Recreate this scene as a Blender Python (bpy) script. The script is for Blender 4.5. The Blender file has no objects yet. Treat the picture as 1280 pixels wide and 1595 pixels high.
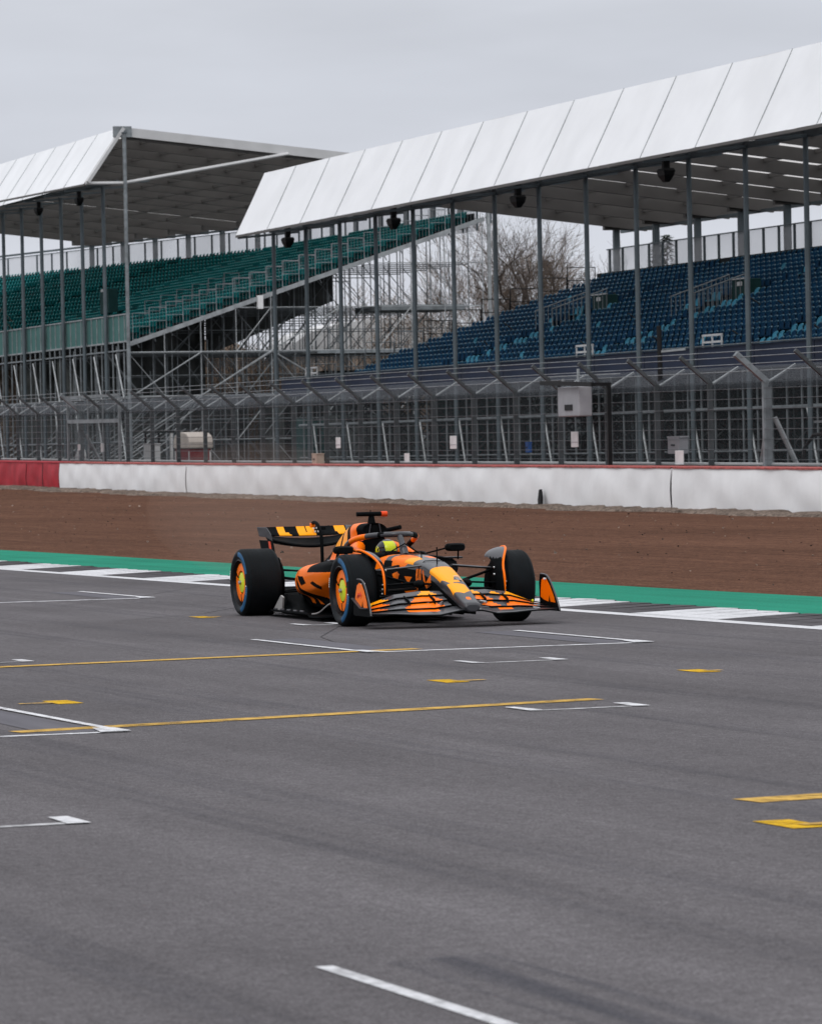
import bpy, math, random
import numpy as np
R = math.radians
sc = bpy.context.scene
col = sc.collection
random.seed(7)
rng = np.random.default_rng(7)

# ---------------------------------------------------------------- camera, sky, sun, exposure
F_PX, PITCH, ROLL, CAM_H = 6786.0, .01432, .01952, 1.77
cam = bpy.data.objects.new('camera', bpy.data.cameras.new('camera')); col.objects.link(cam)
cam.data.sensor_fit = 'HORIZONTAL'; cam.data.sensor_width = 36
cam.data.lens = F_PX/1280*36
cam.data.clip_start = .5; cam.data.clip_end = 6000
cp_, sp_, cr, sr = math.cos(PITCH), math.sin(PITCH), math.cos(ROLL), math.sin(ROLL)
R0, U0, F0 = np.array([1, 0, 0.]), np.array([0, sp_, cp_]), np.array([0, cp_, -sp_])
rt, upv = cr*R0-sr*U0, sr*R0+cr*U0
import mathutils
cam.matrix_world = mathutils.Matrix(((rt[0], upv[0], -F0[0], 0), (rt[1], upv[1], -F0[1], 0), (rt[2], upv[2], -F0[2], CAM_H), (0, 0, 0, 1)))
cam.data.dof.use_dof = True
cam.data.dof.focus_distance = 44.0
cam.data.dof.aperture_fstop = 12.0
sc.camera = cam

SUN_EL, SUN_AZ = R(48), R(205)
world = bpy.data.worlds.new('World'); sc.world = world; world.use_nodes = True
nt = world.node_tree; nt.nodes.clear()
def wn(t, **k):
    n = nt.nodes.new(t)
    for a, b in k.items(): setattr(n, a, b)
    return n
out = wn('ShaderNodeOutputWorld'); bg = wn('ShaderNodeBackground'); nt.links.new(bg.outputs[0], out.inputs[0])
sky = wn('ShaderNodeTexSky', sky_type='NISHITA', sun_disc=False, sun_elevation=SUN_EL, sun_rotation=SUN_AZ, air_density=2.0, dust_density=6.0)
hs = wn('ShaderNodeHueSaturation'); hs.inputs['Saturation'].default_value = .15
nt.links.new(sky.outputs[0], hs.inputs['Color'])
tc = wn('ShaderNodeTexCoord'); sep = wn('ShaderNodeSeparateXYZ'); nt.links.new(tc.outputs['Generated'], sep.inputs[0])
ramp = wn('ShaderNodeValToRGB')
nt.links.new(sep.outputs['Z'], ramp.inputs[0])
el = ramp.color_ramp.elements
el[0].position = 0; el[0].color = (6.9, 7.15, 7.8, 1)
el[1].position = 1; el[1].color = (16, 16.3, 17, 1)
e = ramp.color_ramp.elements.new(.085); e.color = (6.4, 6.7, 7.4, 1)
e = ramp.color_ramp.elements.new(.25); e.color = (7.7, 7.95, 8.5, 1)
nz = wn('ShaderNodeTexNoise'); nz.inputs['Scale'].default_value = 9; nz.inputs['Detail'].default_value = 4
mp = wn('ShaderNodeMapping'); mp.inputs['Scale'].default_value = (1, 1, 4)
nt.links.new(tc.outputs['Generated'], mp.inputs[0]); nt.links.new(mp.outputs[0], nz.inputs['Vector'])
mr = wn('ShaderNodeMapRange'); mr.inputs['From Min'].default_value = .3; mr.inputs['From Max'].default_value = .7; mr.inputs['To Min'].default_value = .92; mr.inputs['To Max'].default_value = 1.08
nt.links.new(nz.outputs[0], mr.inputs[0])
mul = wn('ShaderNodeMix', data_type='RGBA', blend_type='MULTIPLY'); mul.inputs[0].default_value = 1
nt.links.new(ramp.outputs[0], mul.inputs[6]); nt.links.new(mr.outputs[0], mul.inputs[7])
mix = wn('ShaderNodeMix', data_type='RGBA'); mix.inputs[0].default_value = .94
nt.links.new(hs.outputs[0], mix.inputs[6]); nt.links.new(mul.outputs[2], mix.inputs[7])
nt.links.new(mix.outputs[2], bg.inputs[0]); bg.inputs[1].default_value = .1

sl = bpy.data.lights.new('sun', 'SUN'); sl.energy = .8; sl.angle = R(25); sl.color = (1, .97, .93)
so = bpy.data.objects.new('sun', sl); col.objects.link(so)
# the sun lamp shines from the same azimuth and height as the sky's sun
sd = mathutils.Vector((math.sin(SUN_AZ)*math.cos(SUN_EL), math.cos(SUN_AZ)*math.cos(SUN_EL), math.sin(SUN_EL)))
so.rotation_euler = sd.to_track_quat('Z', 'Y').to_euler()
sc.view_settings.view_transform = 'Standard'; sc.view_settings.look = 'None'
sc.view_settings.exposure = 0; sc.view_settings.gamma = 1
sc.cycles.max_bounces = 8; sc.cycles.transparent_max_bounces = 24; sc.cycles.volume_bounces = 0
sc.cycles.use_denoising = True

# ---------------------------------------------------------------- materials
def lin(r, g, b):
    f = lambda c: (c/255/12.92) if c/255 <= .04045 else ((c/255+.055)/1.055)**2.4
    return (f(r), f(g), f(b))
def mat(name, c, rough=.6, metal=0, var=.15, scale=4, bump=0, bscale=60, coat=0, c2=None, stretch=None, spec=.16, trans=0, detail=4):
    m = bpy.data.materials.new(name); m.use_nodes = True
    t = m.node_tree; p = t.nodes['Principled BSDF']
    p.inputs['Roughness'].default_value = rough; p.inputs['Metallic'].default_value = metal
    p.inputs['Coat Weight'].default_value = coat; p.inputs['Coat Roughness'].default_value = .08
    p.inputs['Specular IOR Level'].default_value = spec
    tc = t.nodes.new('ShaderNodeTexCoord'); mp = t.nodes.new('ShaderNodeMapping')
    if stretch: mp.inputs['Scale'].default_value = stretch[0]; mp.inputs['Rotation'].default_value = (0, 0, stretch[1])
    if stretch: mp.vector_type = 'POINT'
    t.links.new(tc.outputs['Object'], mp.inputs[0])
    n = t.nodes.new('ShaderNodeTexNoise'); n.inputs['Scale'].default_value = scale; n.inputs['Detail'].default_value = detail
    t.links.new(mp.outputs[0], n.inputs['Vector'])
    r = t.nodes.new('ShaderNodeValToRGB'); t.links.new(n.outputs[0], r.inputs[0])
    c2 = c2 or tuple(x*(1-var) for x in c)
    r.color_ramp.elements[0].position = .32; r.color_ramp.elements[0].color = (*c2, 1)
    r.color_ramp.elements[1].position = .68; r.color_ramp.elements[1].color = (*[min(1, x*(1+var*.5)) for x in c], 1)
    t.links.new(r.outputs[0], p.inputs['Base Color'])
    if bump:
        n2 = t.nodes.new('ShaderNodeTexNoise'); n2.inputs['Scale'].default_value = bscale; n2.inputs['Detail'].default_value = 3
        t.links.new(tc.outputs['Object'], n2.inputs['Vector'])
        b = t.nodes.new('ShaderNodeBump'); b.inputs['Strength'].default_value = bump; b.inputs['Distance'].default_value = .02
        t.links.new(n2.outputs[0], b.inputs['Height']); t.links.new(b.outputs[0], p.inputs['Normal'])
    if trans: p.inputs['Transmission Weight'].default_value = trans
    m['ramp'] = r.name
    return m
AT, AS = .35525, .31927          # azimuths of the track and of the grandstands

def ground_mat(name, layers, base, rough, bump=.3, bscale=120, rot=AT):
    """base colour modulated by several noises: (scale3, lo, hi, noise scale, detail)"""
    m = bpy.data.materials.new(name); m.use_nodes = True
    t = m.node_tree; p = t.nodes['Principled BSDF']; p.inputs['Roughness'].default_value = rough; p.inputs['Specular IOR Level'].default_value = .02
    tc = t.nodes.new('ShaderNodeTexCoord'); rotn = t.nodes.new('ShaderNodeMapping'); rotn.inputs['Rotation'].default_value = (0, 0, -rot)
    t.links.new(tc.outputs['Object'], rotn.inputs[0])
    rgb = t.nodes.new('ShaderNodeRGB'); rgb.outputs[0].default_value = (*base, 1); cur = rgb.outputs[0]
    for (s3, lo, hi, det, a, b) in layers:
        mp = t.nodes.new('ShaderNodeMapping'); mp.inputs['Scale'].default_value = s3
        t.links.new(rotn.outputs[0], mp.inputs[0])
        n = t.nodes.new('ShaderNodeTexNoise'); n.inputs['Scale'].default_value = 1; n.inputs['Detail'].default_value = det
        t.links.new(mp.outputs[0], n.inputs['Vector'])
        r = t.nodes.new('ShaderNodeMapRange'); r.inputs['From Min'].default_value = a; r.inputs['From Max'].default_value = b
        r.inputs['To Min'].default_value = lo; r.inputs['To Max'].default_value = hi
        t.links.new(n.outputs[0], r.inputs[0])
        x = t.nodes.new('ShaderNodeMix'); x.data_type = 'RGBA'; x.blend_type = 'MULTIPLY'; x.inputs[0].default_value = 1
        t.links.new(cur, x.inputs[6]); t.links.new(r.outputs[0], x.inputs[7]); cur = x.outputs[2]
    t.links.new(cur, p.inputs['Base Color'])
    n2 = t.nodes.new('ShaderNodeTexNoise'); n2.inputs['Scale'].default_value = bscale; n2.inputs['Detail'].default_value = 4
    t.links.new(tc.outputs['Object'], n2.inputs['Vector'])
    bmp = t.nodes.new('ShaderNodeBump'); bmp.inputs['Strength'].default_value = bump; bmp.inputs['Distance'].default_value = .01
    t.links.new(n2.outputs[0], bmp.inputs['Height']); t.links.new(bmp.outputs[0], p.inputs['Normal'])
    return m
# local axes of the rotated pattern: x = across the track, y = along it
M = {}
M['asphalt'] = ground_mat('asphalt', [((.9, .03, 1), .88, 1.09, 3, .3, .7), ((4.5, .05, 1), .93, 1.05, 3, .3, .7), ((.22, .2, 1), .87, 1.13, 4, .3, .7), ((1.6, .8, 1), .93, 1.06, 4, .3, .7), ((16, 10, 10), .86, 1.14, 3, .3, .7), ((60, 40, 40), .68, 1.32, 3, .3, .7), ((150, 150, 150), .6, 1.45, 2, .3, .7)], (.112, .105, .110), .9, .4, 160)
M['gravel'] = ground_mat('gravel', [((2.2, .05, 1), .84, 1.12, 3, .3, .7), ((6, .15, 1), .88, 1.10, 3, .3, .7), ((.12, .1, 1), .84, 1.16, 4, .3, .7), ((5, 2, 3), .78, 1.2, 4, .3, .7), ((18, 12, 12), .62, 1.38, 3, .3, .7), ((45, 45, 45), .5, 1.5, 2, .3, .7)], (.098, .049, .032), .97, .5, 40, AS)
M['grit'] = ground_mat('grit', [((1, .4, 1), .7, 1.2, 4, .3, .7), ((9, 9, 9), .45, 1.5, 3, .3, .7), ((30, 30, 30), .6, 1.4, 2, .3, .7)], (.150, .118, .098), .95, .6, 25, AS)
M['yard'] = ground_mat('yard', [((.3, .3, 1), .6, 1.3, 4, .3, .7), ((6, 6, 6), .7, 1.2, 3, .3, .7)], (.035, .034, .031), .95, .4, 20, AS)
M['green_paint'] = ground_mat('green_paint', [((2.5, .07, 1), .82, 1.08, 4, .3, .7), ((.4, .3, 1), .85, 1.1, 4, .3, .7), ((40, 30, 40), .82, 1.15, 3, .3, .7)], (.022, .215, .140), .8, .25, 90)
M['white_paint'] = ground_mat('white_paint', [((3, .3, 1), .78, 1.05, 4, .3, .7), ((25, 25, 25), .78, 1.05, 3, .3, .7), ((7, .15, 1), .84, 1.03, 2, .3, .7)], (.68, .68, .70), .6, .2, 90)
M['kerb_grey'] = ground_mat('kerb_grey', [((6, .3, 1), .7, 1.2, 4, .3, .7), ((30, 30, 30), .8, 1.15, 3, .3, .7)], (.085, .08, .085), .8, .3, 90)
M['worn_white'] = ground_mat('worn_white', [((10, 6, 10), .6, 1.1, 4, .35, .65)], (.52, .52, .53), .7, .2, 90)
M['yellow_paint'] = ground_mat('yellow_paint', [((14, 8, 14), .72, 1.1, 4, .3, .7), ((1, .6, 1), .8, 1.1, 3, .3, .7)], (.56, .35, .09), .7, .2, 90)
M['bright_yellow'] = ground_mat('bright_yellow', [((14, 8, 14), .72, 1.1, 4, .3, .7)], (.62, .37, .02), .7, .2, 90)
def worn(m, lo, sc_):
    t = m.node_tree; p = t.nodes['Principled BSDF']; tc = t.nodes.new('ShaderNodeTexCoord'); n = t.nodes.new('ShaderNodeTexNoise'); n.inputs['Scale'].default_value = sc_; n.inputs['Detail'].default_value = 6; n.inputs['Roughness'].default_value = .7
    r = t.nodes.new('ShaderNodeMapRange'); r.inputs['From Min'].default_value = .34; r.inputs['From Max'].default_value = .52; r.inputs['To Min'].default_value = lo
    t.links.new(tc.outputs['Object'], n.inputs['Vector']); t.links.new(n.outputs[0], r.inputs[0]); t.links.new(r.outputs[0], p.inputs['Alpha'])
M['marking_white'] = ground_mat('marking_white', [((3, .3, 1), .80, 1.05, 4, .3, .7), ((25, 25, 25), .8, 1.05, 3, .3, .7)], (.68, .68, .70), .6, .2, 90)
for k_, lo_ in (('marking_white', .45), ('worn_white', .35), ('yellow_paint', .40), ('bright_yellow', .5)): worn(M[k_], lo_, 6)
M['patch'] = ground_mat('patch', [((8, .5, 8), .85, 1.1, 4, .3, .7)], (.128, .124, .138), .88, .2, 160)
M['grey_sheet'] = mat('grey_sheeting', (.15, .17, .17), .8, 0, .45, .9)
M['dim_sheet'] = mat('dim_sheeting', (.11, .118, .115), .85, 0, .6, .8)
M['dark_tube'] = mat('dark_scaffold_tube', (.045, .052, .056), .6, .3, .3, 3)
M['stone'] = mat('pale_stone', (.30, .24, .20), .9, 0, .4, 6)
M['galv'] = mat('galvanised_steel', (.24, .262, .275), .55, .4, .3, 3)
M['galv_light'] = mat('bright_galvanised_steel', (.36, .38, .39), .5, .4, .25, 3)
M['post_paint'] = mat('blue_grey_post_paint', (.12, .145, .16), .5, .3, .2, 1)
M['fence_post'] = mat('weathered_fence_post', (.085, .093, .098), .65, .3, .3, 2)
M['cable'] = mat('steel_cable', (.12, .13, .14), .5, .6, .2, 3)
M['membrane'] = mat('white_roof_sheet', (.78, .79, .81), .5, 0, .06, .5, detail=6)
M['membrane_in'] = mat('roof_lining', (.42, .41, .40), .7, 0, .1, .4)
def translucent(name, c, t_):
    m = bpy.data.materials.new(name); m.use_nodes = True; t = m.node_tree; t.nodes.clear()
    o = t.nodes.new('ShaderNodeOutputMaterial'); d = t.nodes.new('ShaderNodeBsdfDiffuse'); r = t.nodes.new('ShaderNodeBsdfTranslucent'); x = t.nodes.new('ShaderNodeMixShader')
    tc = t.nodes.new('ShaderNodeTexCoord'); n = t.nodes.new('ShaderNodeTexNoise'); n.inputs['Scale'].default_value = .5
    rp = t.nodes.new('ShaderNodeValToRGB'); rp.color_ramp.elements[0].color = (*[v*.85 for v in c], 1); rp.color_ramp.elements[1].color = (*c, 1)
    t.links.new(tc.outputs['Object'], n.inputs['Vector']); t.links.new(n.outputs[0], rp.inputs[0])
    for q in (d, r): t.links.new(rp.outputs[0], q.inputs[0])
    x.inputs[0].default_value = t_; t.links.new(d.outputs[0], x.inputs[1]); t.links.new(r.outputs[0], x.inputs[2]); t.links.new(x.outputs[0], o.inputs[0])
    return m
M['roof_skin'] = translucent('translucent_roof_skin', (.80, .78, .76), .68)
M['rafter'] = mat('grey_rafter', (.13, .124, .12), .6, .1, .15, .6)
M['gable'] = mat('pale_aluminium_beam', (.60, .60, .60), .45, .3, .08, 1)
M['seat_blue'] = mat('dark_blue_plastic', (.006, .046, .106), .6, 0, .35, .35, spec=.06)
M['seat_light'] = mat('pale_blue_plastic', (.07, .28, .40), .55, 0, .3, .8, spec=.08)  # paler blue, used beside aisles and entrances and on scattered seats
M['seat_rim'] = mat('sky_lit_blue_edge', (.022, .125, .20), .4, 0, .3, .8, spec=.2)  # lip coloured paler than the seat to carry the sky light on its top
M['green_rim'] = mat('sky_lit_green_edge', (.010, .27, .27), .4, 0, .3, .8, spec=.2)  # same painted sky light for the lips of the green seats
M['seat_green'] = mat('green_plastic', (.001, .115, .120), .6, 0, .35, .3, spec=.06)
M['tread'] = mat('dark_timber_tread', (.014, .018, .022), .8, 0, .3, 2)
M['navy'] = mat('navy_board', (.016, .024, .050), .6, 0, .15, .8)
M['green_board'] = mat('green_grey_board', (.06, .155, .145), .6, 0, .12, .6)
M['dark_green'] = mat('dark_green_sheet', (.012, .05, .05), .7, 0, .3, .8)
M['black'] = mat('black_plastic', (.012, .012, .013), .5, 0, .3, 5)
M['tarp'] = mat('dark_tarpaulin', (.030, .037, .038), .8, 0, .5, .5)
M['white_sheet'] = mat('white_sheet', (.62, .62, .62), .6, 0, .12, 2)
M['grey_box'] = mat('grey_cabinet_paint', (.34, .34, .36), .5, .1, .1, 3)
M['hut_red'] = mat('dark_red_hut', (.22, .035, .04), .55, 0, .2, 2)
M['hut_roof'] = mat('cream_dome', (.52, .46, .41), .6, 0, .15, 2)
M['tan'] = mat('tan_box', (.40, .32, .26), .7, 0, .2, 3)
M['blue_box'] = mat('blue_box', (.02, .10, .35), .5, 0, .2, 3)
M['bark'] = mat('grey_brown_bark', (.085, .068, .058), .9, 0, .35, 3)
M['twig'] = mat('brown_twig', (.19, .142, .108), .9, 0, .4, 2)
M['needles'] = mat('dark_conifer', (.035, .048, .035), .9, 0, .5, 3)
M['red_belt'] = mat('red_belt', (.40, .022, .035), .55, 0, .25, 1.5, .3, 6)
M['white_belt'] = mat('white_belt', (.82, .82, .83), .55, 0, .07, 1.1, .25, 5, detail=6)
M['red_top'] = mat('red_belt_top', (.42, .10, .09), .6, 0, .5, 6)

def mesh_screen(name, cover, c):
    """woven wire: real gaps the size of a wire mesh, seen from far as a grey veil"""
    m = bpy.data.materials.new(name); m.use_nodes = True
    t = m.node_tree; p = t.nodes['Principled BSDF']
    p.inputs['Base Color'].default_value = (*c, 1); p.inputs['Roughness'].default_value = .6; p.inputs['Specular IOR Level'].default_value = .15
    tc = t.nodes.new('ShaderNodeTexCoord'); n = t.nodes.new('ShaderNodeTexNoise'); n.inputs['Scale'].default_value = .25
    t.links.new(tc.outputs['Object'], n.inputs['Vector'])
    mr = t.nodes.new('ShaderNodeMapRange'); mr.inputs['From Min'].default_value = .3; mr.inputs['From Max'].default_value = .7
    mr.inputs['To Min'].default_value = cover*.75; mr.inputs['To Max'].default_value = cover*1.25
    t.links.new(n.outputs[0], mr.inputs[0]); t.links.new(mr.outputs[0], p.inputs['Alpha'])
    return m
M['mesh'] = mesh_screen('wire_mesh', .26, (.040, .050, .055))
M['mesh_dense'] = mesh_screen('overhang_mesh', .55, (.030, .034, .042))
M['scrim'] = mesh_screen('rear_windbreak', .42, (.55, .55, .58))
# car
M['papaya'] = mat('orange_paint', (.96, .178, .0005), .36, 0, .05, 2, coat=.07, spec=.10)
M['papaya_lit'] = mat('top_lit_orange_paint', (1.0, .36, .0005), .36, 0, .04, 2, coat=.07, spec=.10)  # the same orange, yellowed to put light from above into the colour
M['charcoal'] = mat('charcoal_paint', (.042, .042, .048), .36, .1, .08, 3, coat=.30, spec=.3)
M['carbon'] = mat('carbon_black', (.004, .0048, .0055), .62, 0, .3, 12, coat=0, spec=.035)
M['rubber'] = mat('tyre_rubber', (.0055, .0078, .0095), .6, 0, .25, 9, bump=.15, bscale=80, spec=.08)
M['sidewall'] = mat('tyre_sidewall', (.006, .008, .010), .5, 0, .2, 9, spec=.12)
M['blue_band'] = mat('blue_sidewall_band', (.018, .095, .21), .5, 0, .35, 6)
M['lime'] = mat('lime_yellow', (.62, .68, .012), .4, 0, .06, 5, coat=.3)
M['rim'] = mat('dark_rim', (.02, .02, .022), .35, .6, .2, 6)
M['chrome'] = mat('bright_metal', (.55, .55, .55), .3, .9, .1, 6)
M['pale_metal'] = mat('pale_edge', (.35, .34, .33), .4, .3, .1, 6)
M['white'] = mat('white_decal', (.75, .75, .75), .5, 0, .04, 4)
M['visor'] = mat('dark_visor', (.01, .012, .014), .12, 0, .1, 4, coat=.6)
M['suit'] = mat('orange_race_suit', (.60, .16, .02), .8, 0, .15, 6)
M['cockpit'] = mat('cockpit_lining', (.006, .006, .007), .8, 0, .2, 6)
M['redlamp'] = mat('red_orange_housing', (.75, .07, .015), .4, 0, .05, 6)
M['glass'] = mat('mirror_glass', (.25, .27, .3), .08, .8, .05, 4)

# ---------------------------------------------------------------- mesh helpers
ORG = {}
def tag(o, label=None, cat=None, group=None, kind=None):
    for k, v in (('label', label), ('category', cat), ('group', group), ('kind', kind)):
        if v: o[k] = v
    return o
def empty(name, loc, label=None, cat=None, group=None, rz=0, keep=False):
    o = bpy.data.objects.new(name, None); col.objects.link(o); o.location = loc; o.rotation_euler = (0, 0, rz)
    o.empty_display_size = .2
    ORG[o.name] = np.zeros(3) if keep else np.array(loc, float)
    return tag(o, label, cat, group)
def part_empty(name, parent):
    o = bpy.data.objects.new(name, None); col.objects.link(o); o.parent = parent; ORG[o.name] = ORG[parent.name]; return o
class MB:
    def __init__(s, T=None): s.v = []; s.f = []; s.mi = []; s.T = T; s.m = 0
    def add(s, vs, fs):
        b = len(s.v)
        for q in vs: s.v.append(tuple(s.T(*q)) if s.T else tuple(q))
        for f in fs: s.f.append([b+i for i in f]); s.mi.append(s.m)
    def box(s, c, d, ax=None):
        """centre, full sizes, optional 3 axes"""
        c = np.array(c, float); A = np.eye(3) if ax is None else np.array(ax, float)
        vs = []
        for sx in (-.5, .5):
            for sy in (-.5, .5):
                for sz in (-.5, .5): vs.append(c+A[0]*d[0]*sx+A[1]*d[1]*sy+A[2]*d[2]*sz)
        s.add(vs, [(0, 1, 3, 2), (4, 6, 7, 5), (0, 4, 5, 1), (2, 3, 7, 6), (0, 2, 6, 4), (1, 5, 7, 3)])
    def beam(s, a, b, w, hgt, up=(0, 0, 1)):
        a, b = np.array(a, float), np.array(b, float); x = b-a; L = np.linalg.norm(x); x /= L
        up = np.array(up, float); y = np.cross(up, x); ny = np.linalg.norm(y)
        if ny < 1e-6: y = np.array([1., 0, 0])
        else: y /= ny
        z = np.cross(x, y); s.box((a+b)/2, (L, w, hgt), (x, y, z))
    def tube(s, pts, r, seg=6, cap=True):
        P = [np.array(q, float) for q in pts]; n = len(P)
        rr = [r]*n if np.isscalar(r) else list(r)
        vs = []; prev = None
        for i in range(n):
            d = P[min(i+1, n-1)]-P[max(i-1, 0)]; d = d/(np.linalg.norm(d)+1e-12)
            ref = prev if prev is not None else (np.array([0, 0, 1.]) if abs(d[2]) < .9 else np.array([1., 0, 0]))
            x = ref-d*(ref@d); x /= np.linalg.norm(x)+1e-12; prev = x; y = np.cross(d, x)
            for k in range(seg):
                a = 2*math.pi*k/seg; vs.append(P[i]+rr[i]*(x*math.cos(a)+y*math.sin(a)))
        fs = []
        for i in range(n-1):
            for k in range(seg):
                k2 = (k+1) % seg; fs.append((i*seg+k, i*seg+k2, (i+1)*seg+k2, (i+1)*seg+k))
        if cap: fs.append(tuple(range(seg))[::-1]); fs.append(tuple((n-1)*seg+k for k in range(seg)))
        s.add(vs, fs)
    def prism(s, poly, fn, t0, t1):
        """2-D outline poly, fn(a,b,t) -> point, extruded from t0 to t1"""
        n = len(poly); vs = [fn(a, b, t0) for a, b in poly]+[fn(a, b, t1) for a, b in poly]
        fs = [tuple(range(n))[::-1], tuple(range(n, 2*n))]+[(i, (i+1) % n, n+(i+1) % n, n+i) for i in range(n)]
        s.add(vs, fs)
    def grid(s, P, closed=False, mats=None):
        """P array [n,m,3]"""
        n, m = P.shape[:2]; mm = m if closed else m-1
        fs = []
        for i in range(n-1):
            for j in range(mm): fs.append((i*m+j, i*m+(j+1) % m, (i+1)*m+(j+1) % m, (i+1)*m+j))
        s.add(P.reshape(-1, 3), fs)
    def lathe(s, prof, centre, axis, seg=48, a0=0, a1=2*math.pi):
        """prof [(radius, offset along axis)], axis unit vec"""
        axis = np.array(axis, float); ref = np.array([0, 0, 1.]) if abs(axis[2]) < .9 else np.array([1., 0, 0])
        x = np.cross(ref, axis); x /= np.linalg.norm(x); y = np.cross(axis, x); full = abs(a1-a0-2*math.pi) < 1e-6
        m = seg if full else seg+1
        P = np.zeros((len(prof), m, 3))
        for i, (r, o) in enumerate(prof):
            for k in range(m):
                a = a0+(a1-a0)*k/seg; P[i, k] = np.array(centre)+axis*o+r*(x*math.cos(a)+y*math.sin(a))
        s.grid(P, full)
    def sphere(s, c, r, n=10, m=16, sc3=(1, 1, 1)):
        P = np.zeros((n+1, m, 3))
        for i in range(n+1):
            t = math.pi*i/n
            for k in range(m):
                a = 2*math.pi*k/m; P[i, k] = np.array(c)+r*np.array([math.sin(t)*math.cos(a)*sc3[0], math.sin(t)*math.sin(a)*sc3[1], math.cos(t)*sc3[2]])
        s.grid(P, True)
    def paint(s, fn, start=0):
        V = np.array(s.v)
        for i in range(start, len(s.f)):
            c = V[s.f[i]].mean(0); r = fn(c, i)
            if r is not None: s.mi[i] = r
    def build(s, name, mats, parent=None, smooth=False, label=None, bevel=0):
        me = bpy.data.meshes.new(name)
        off = ORG[parent.name] if parent is not None else np.zeros(3)
        V = np.array(s.v, float)-off if len(s.v) else np.zeros((0, 3))
        me.from_pydata(V.tolist(), [], s.f); me.update()
        for m in (mats if isinstance(mats, (list, tuple)) else [mats]): me.materials.append(m)
        me.polygons.foreach_set('material_index', np.minimum(s.mi, len(me.materials)-1).astype(np.int32) if len(s.mi) else [])
        if smooth: me.polygons.foreach_set('use_smooth', [True]*len(me.polygons))
        o = bpy.data.objects.new(name, me); col.objects.link(o)
        if parent is not None: o.parent = parent
        ORG[o.name] = off
        if smooth and smooth != 'all':
            try:
                me.set_sharp_from_angle(angle=R(40))
            except Exception: pass
        if bevel:
            b = o.modifiers.new('bevel', 'BEVEL'); b.width = bevel; b.segments = 2; b.limit_method = 'ANGLE'
        if label: o['label'] = label
        return o
def fr(a): return np.array([-math.sin(a), math.cos(a), 0]), np.array([math.cos(a), math.sin(a), 0])
TU, TN = fr(AT); SU, SN = fr(AS)
def Tk(u, n, z=0): return TU*u+TN*n+np.array([0, 0, z])       # track frame: u away from us, n across
def Sk(u, n, z=0): return SU*u+SN*n+np.array([0, 0, z])       # grandstand frame
def structure(o): o['kind'] = 'structure'; return o
def cr_interp(P, n):
    """Catmull-Rom resample of rows P [k,...] to n rows"""
    P = np.array(P, float); k = len(P); t = np.linspace(0, k-1, n); o = []
    for x in t:
        i = min(int(x), k-2); f = x-i
        a, b, c, d = P[max(i-1, 0)], P[i], P[i+1], P[min(i+2, k-1)]
        o.append(.5*((2*b)+(c-a)*f+(2*a-5*b+4*c-d)*f*f+(3*b-a-3*c+d)*f**3))
    return np.array(o)

# ---------------------------------------------------------------- ground, track, kerb, markings
WU = [60, 85, 101.5, 111.5, 123.5, 144.5, 162, 182.6, 215, 260]
WZ = [-.16, -.12, -.09, -.06, -.01, .11, .19, .36, .60, .75]
def wz(u): return float(np.interp(u, WU, WZ))
b = MB(); b.add([(-3000, -600, -.5), (3000, -600, -.5), (3000, 5000, -.5), (-3000, 5000, -.5)], [(0, 1, 2, 3)])
structure(b.build('ground', M['yard']))
b = MB(Tk); us = np.linspace(-40, 420, 93)
P = np.array([[(u, n, 0) for n in (-70, -20, 0, 10, 18.06)] for u in us]); b.grid(P); structure(b.build('track', M['asphalt']))
b = MB(Tk); P = np.array([[(u, n, .004 if n < 21.6 else -.004) for n in (18.9, 20, 21, 21.72)] for u in us])
rr = rng.normal(0, .05, len(us)); P[:, 3, 1] += rr
b.grid(P); structure(b.build('green_strip', M['green_paint']))
b = MB(Tk); P = np.array([[(u, n, .004) for n in (17.82, 18.07)] for u in us]); b.grid(P); structure(b.build('track_edge_line', M['white_paint']))
# kerb: low serrated ramp painted in alternate blocks
b = MB(Tk); L = 2.2; ph = 0.35
k = 0
for i in range(-4, 420):
    for t in range(4):
        u0 = i*L/4*4/4; 
    for t in range(4):
        ua = (i*4+t)*L/4+ph; ub = ua+L/4
        if ua > 320: break
        b.m = i % 2
        e1 = 19.02+random.uniform(-.05, .06); hh = .034
        # each tooth rises towards us, then drops
        vs = [(ua, 18.07, .005), (ub, 18.07, .005), (ub, e1, hh), (ua, e1, hh+.009), (ua, e1+.12, .0), (ub, e1+.12, .0)]
        b.add(vs, [(0, 1, 2, 3), (3, 2, 5, 4)])
        b.add([(ua, 18.07, .005), (ua, e1, hh+.009), (ua, e1, hh)], [(0, 2, 1)])
structure(b.build('kerb', [M['white_paint'], M['kerb_grey']]))

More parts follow.
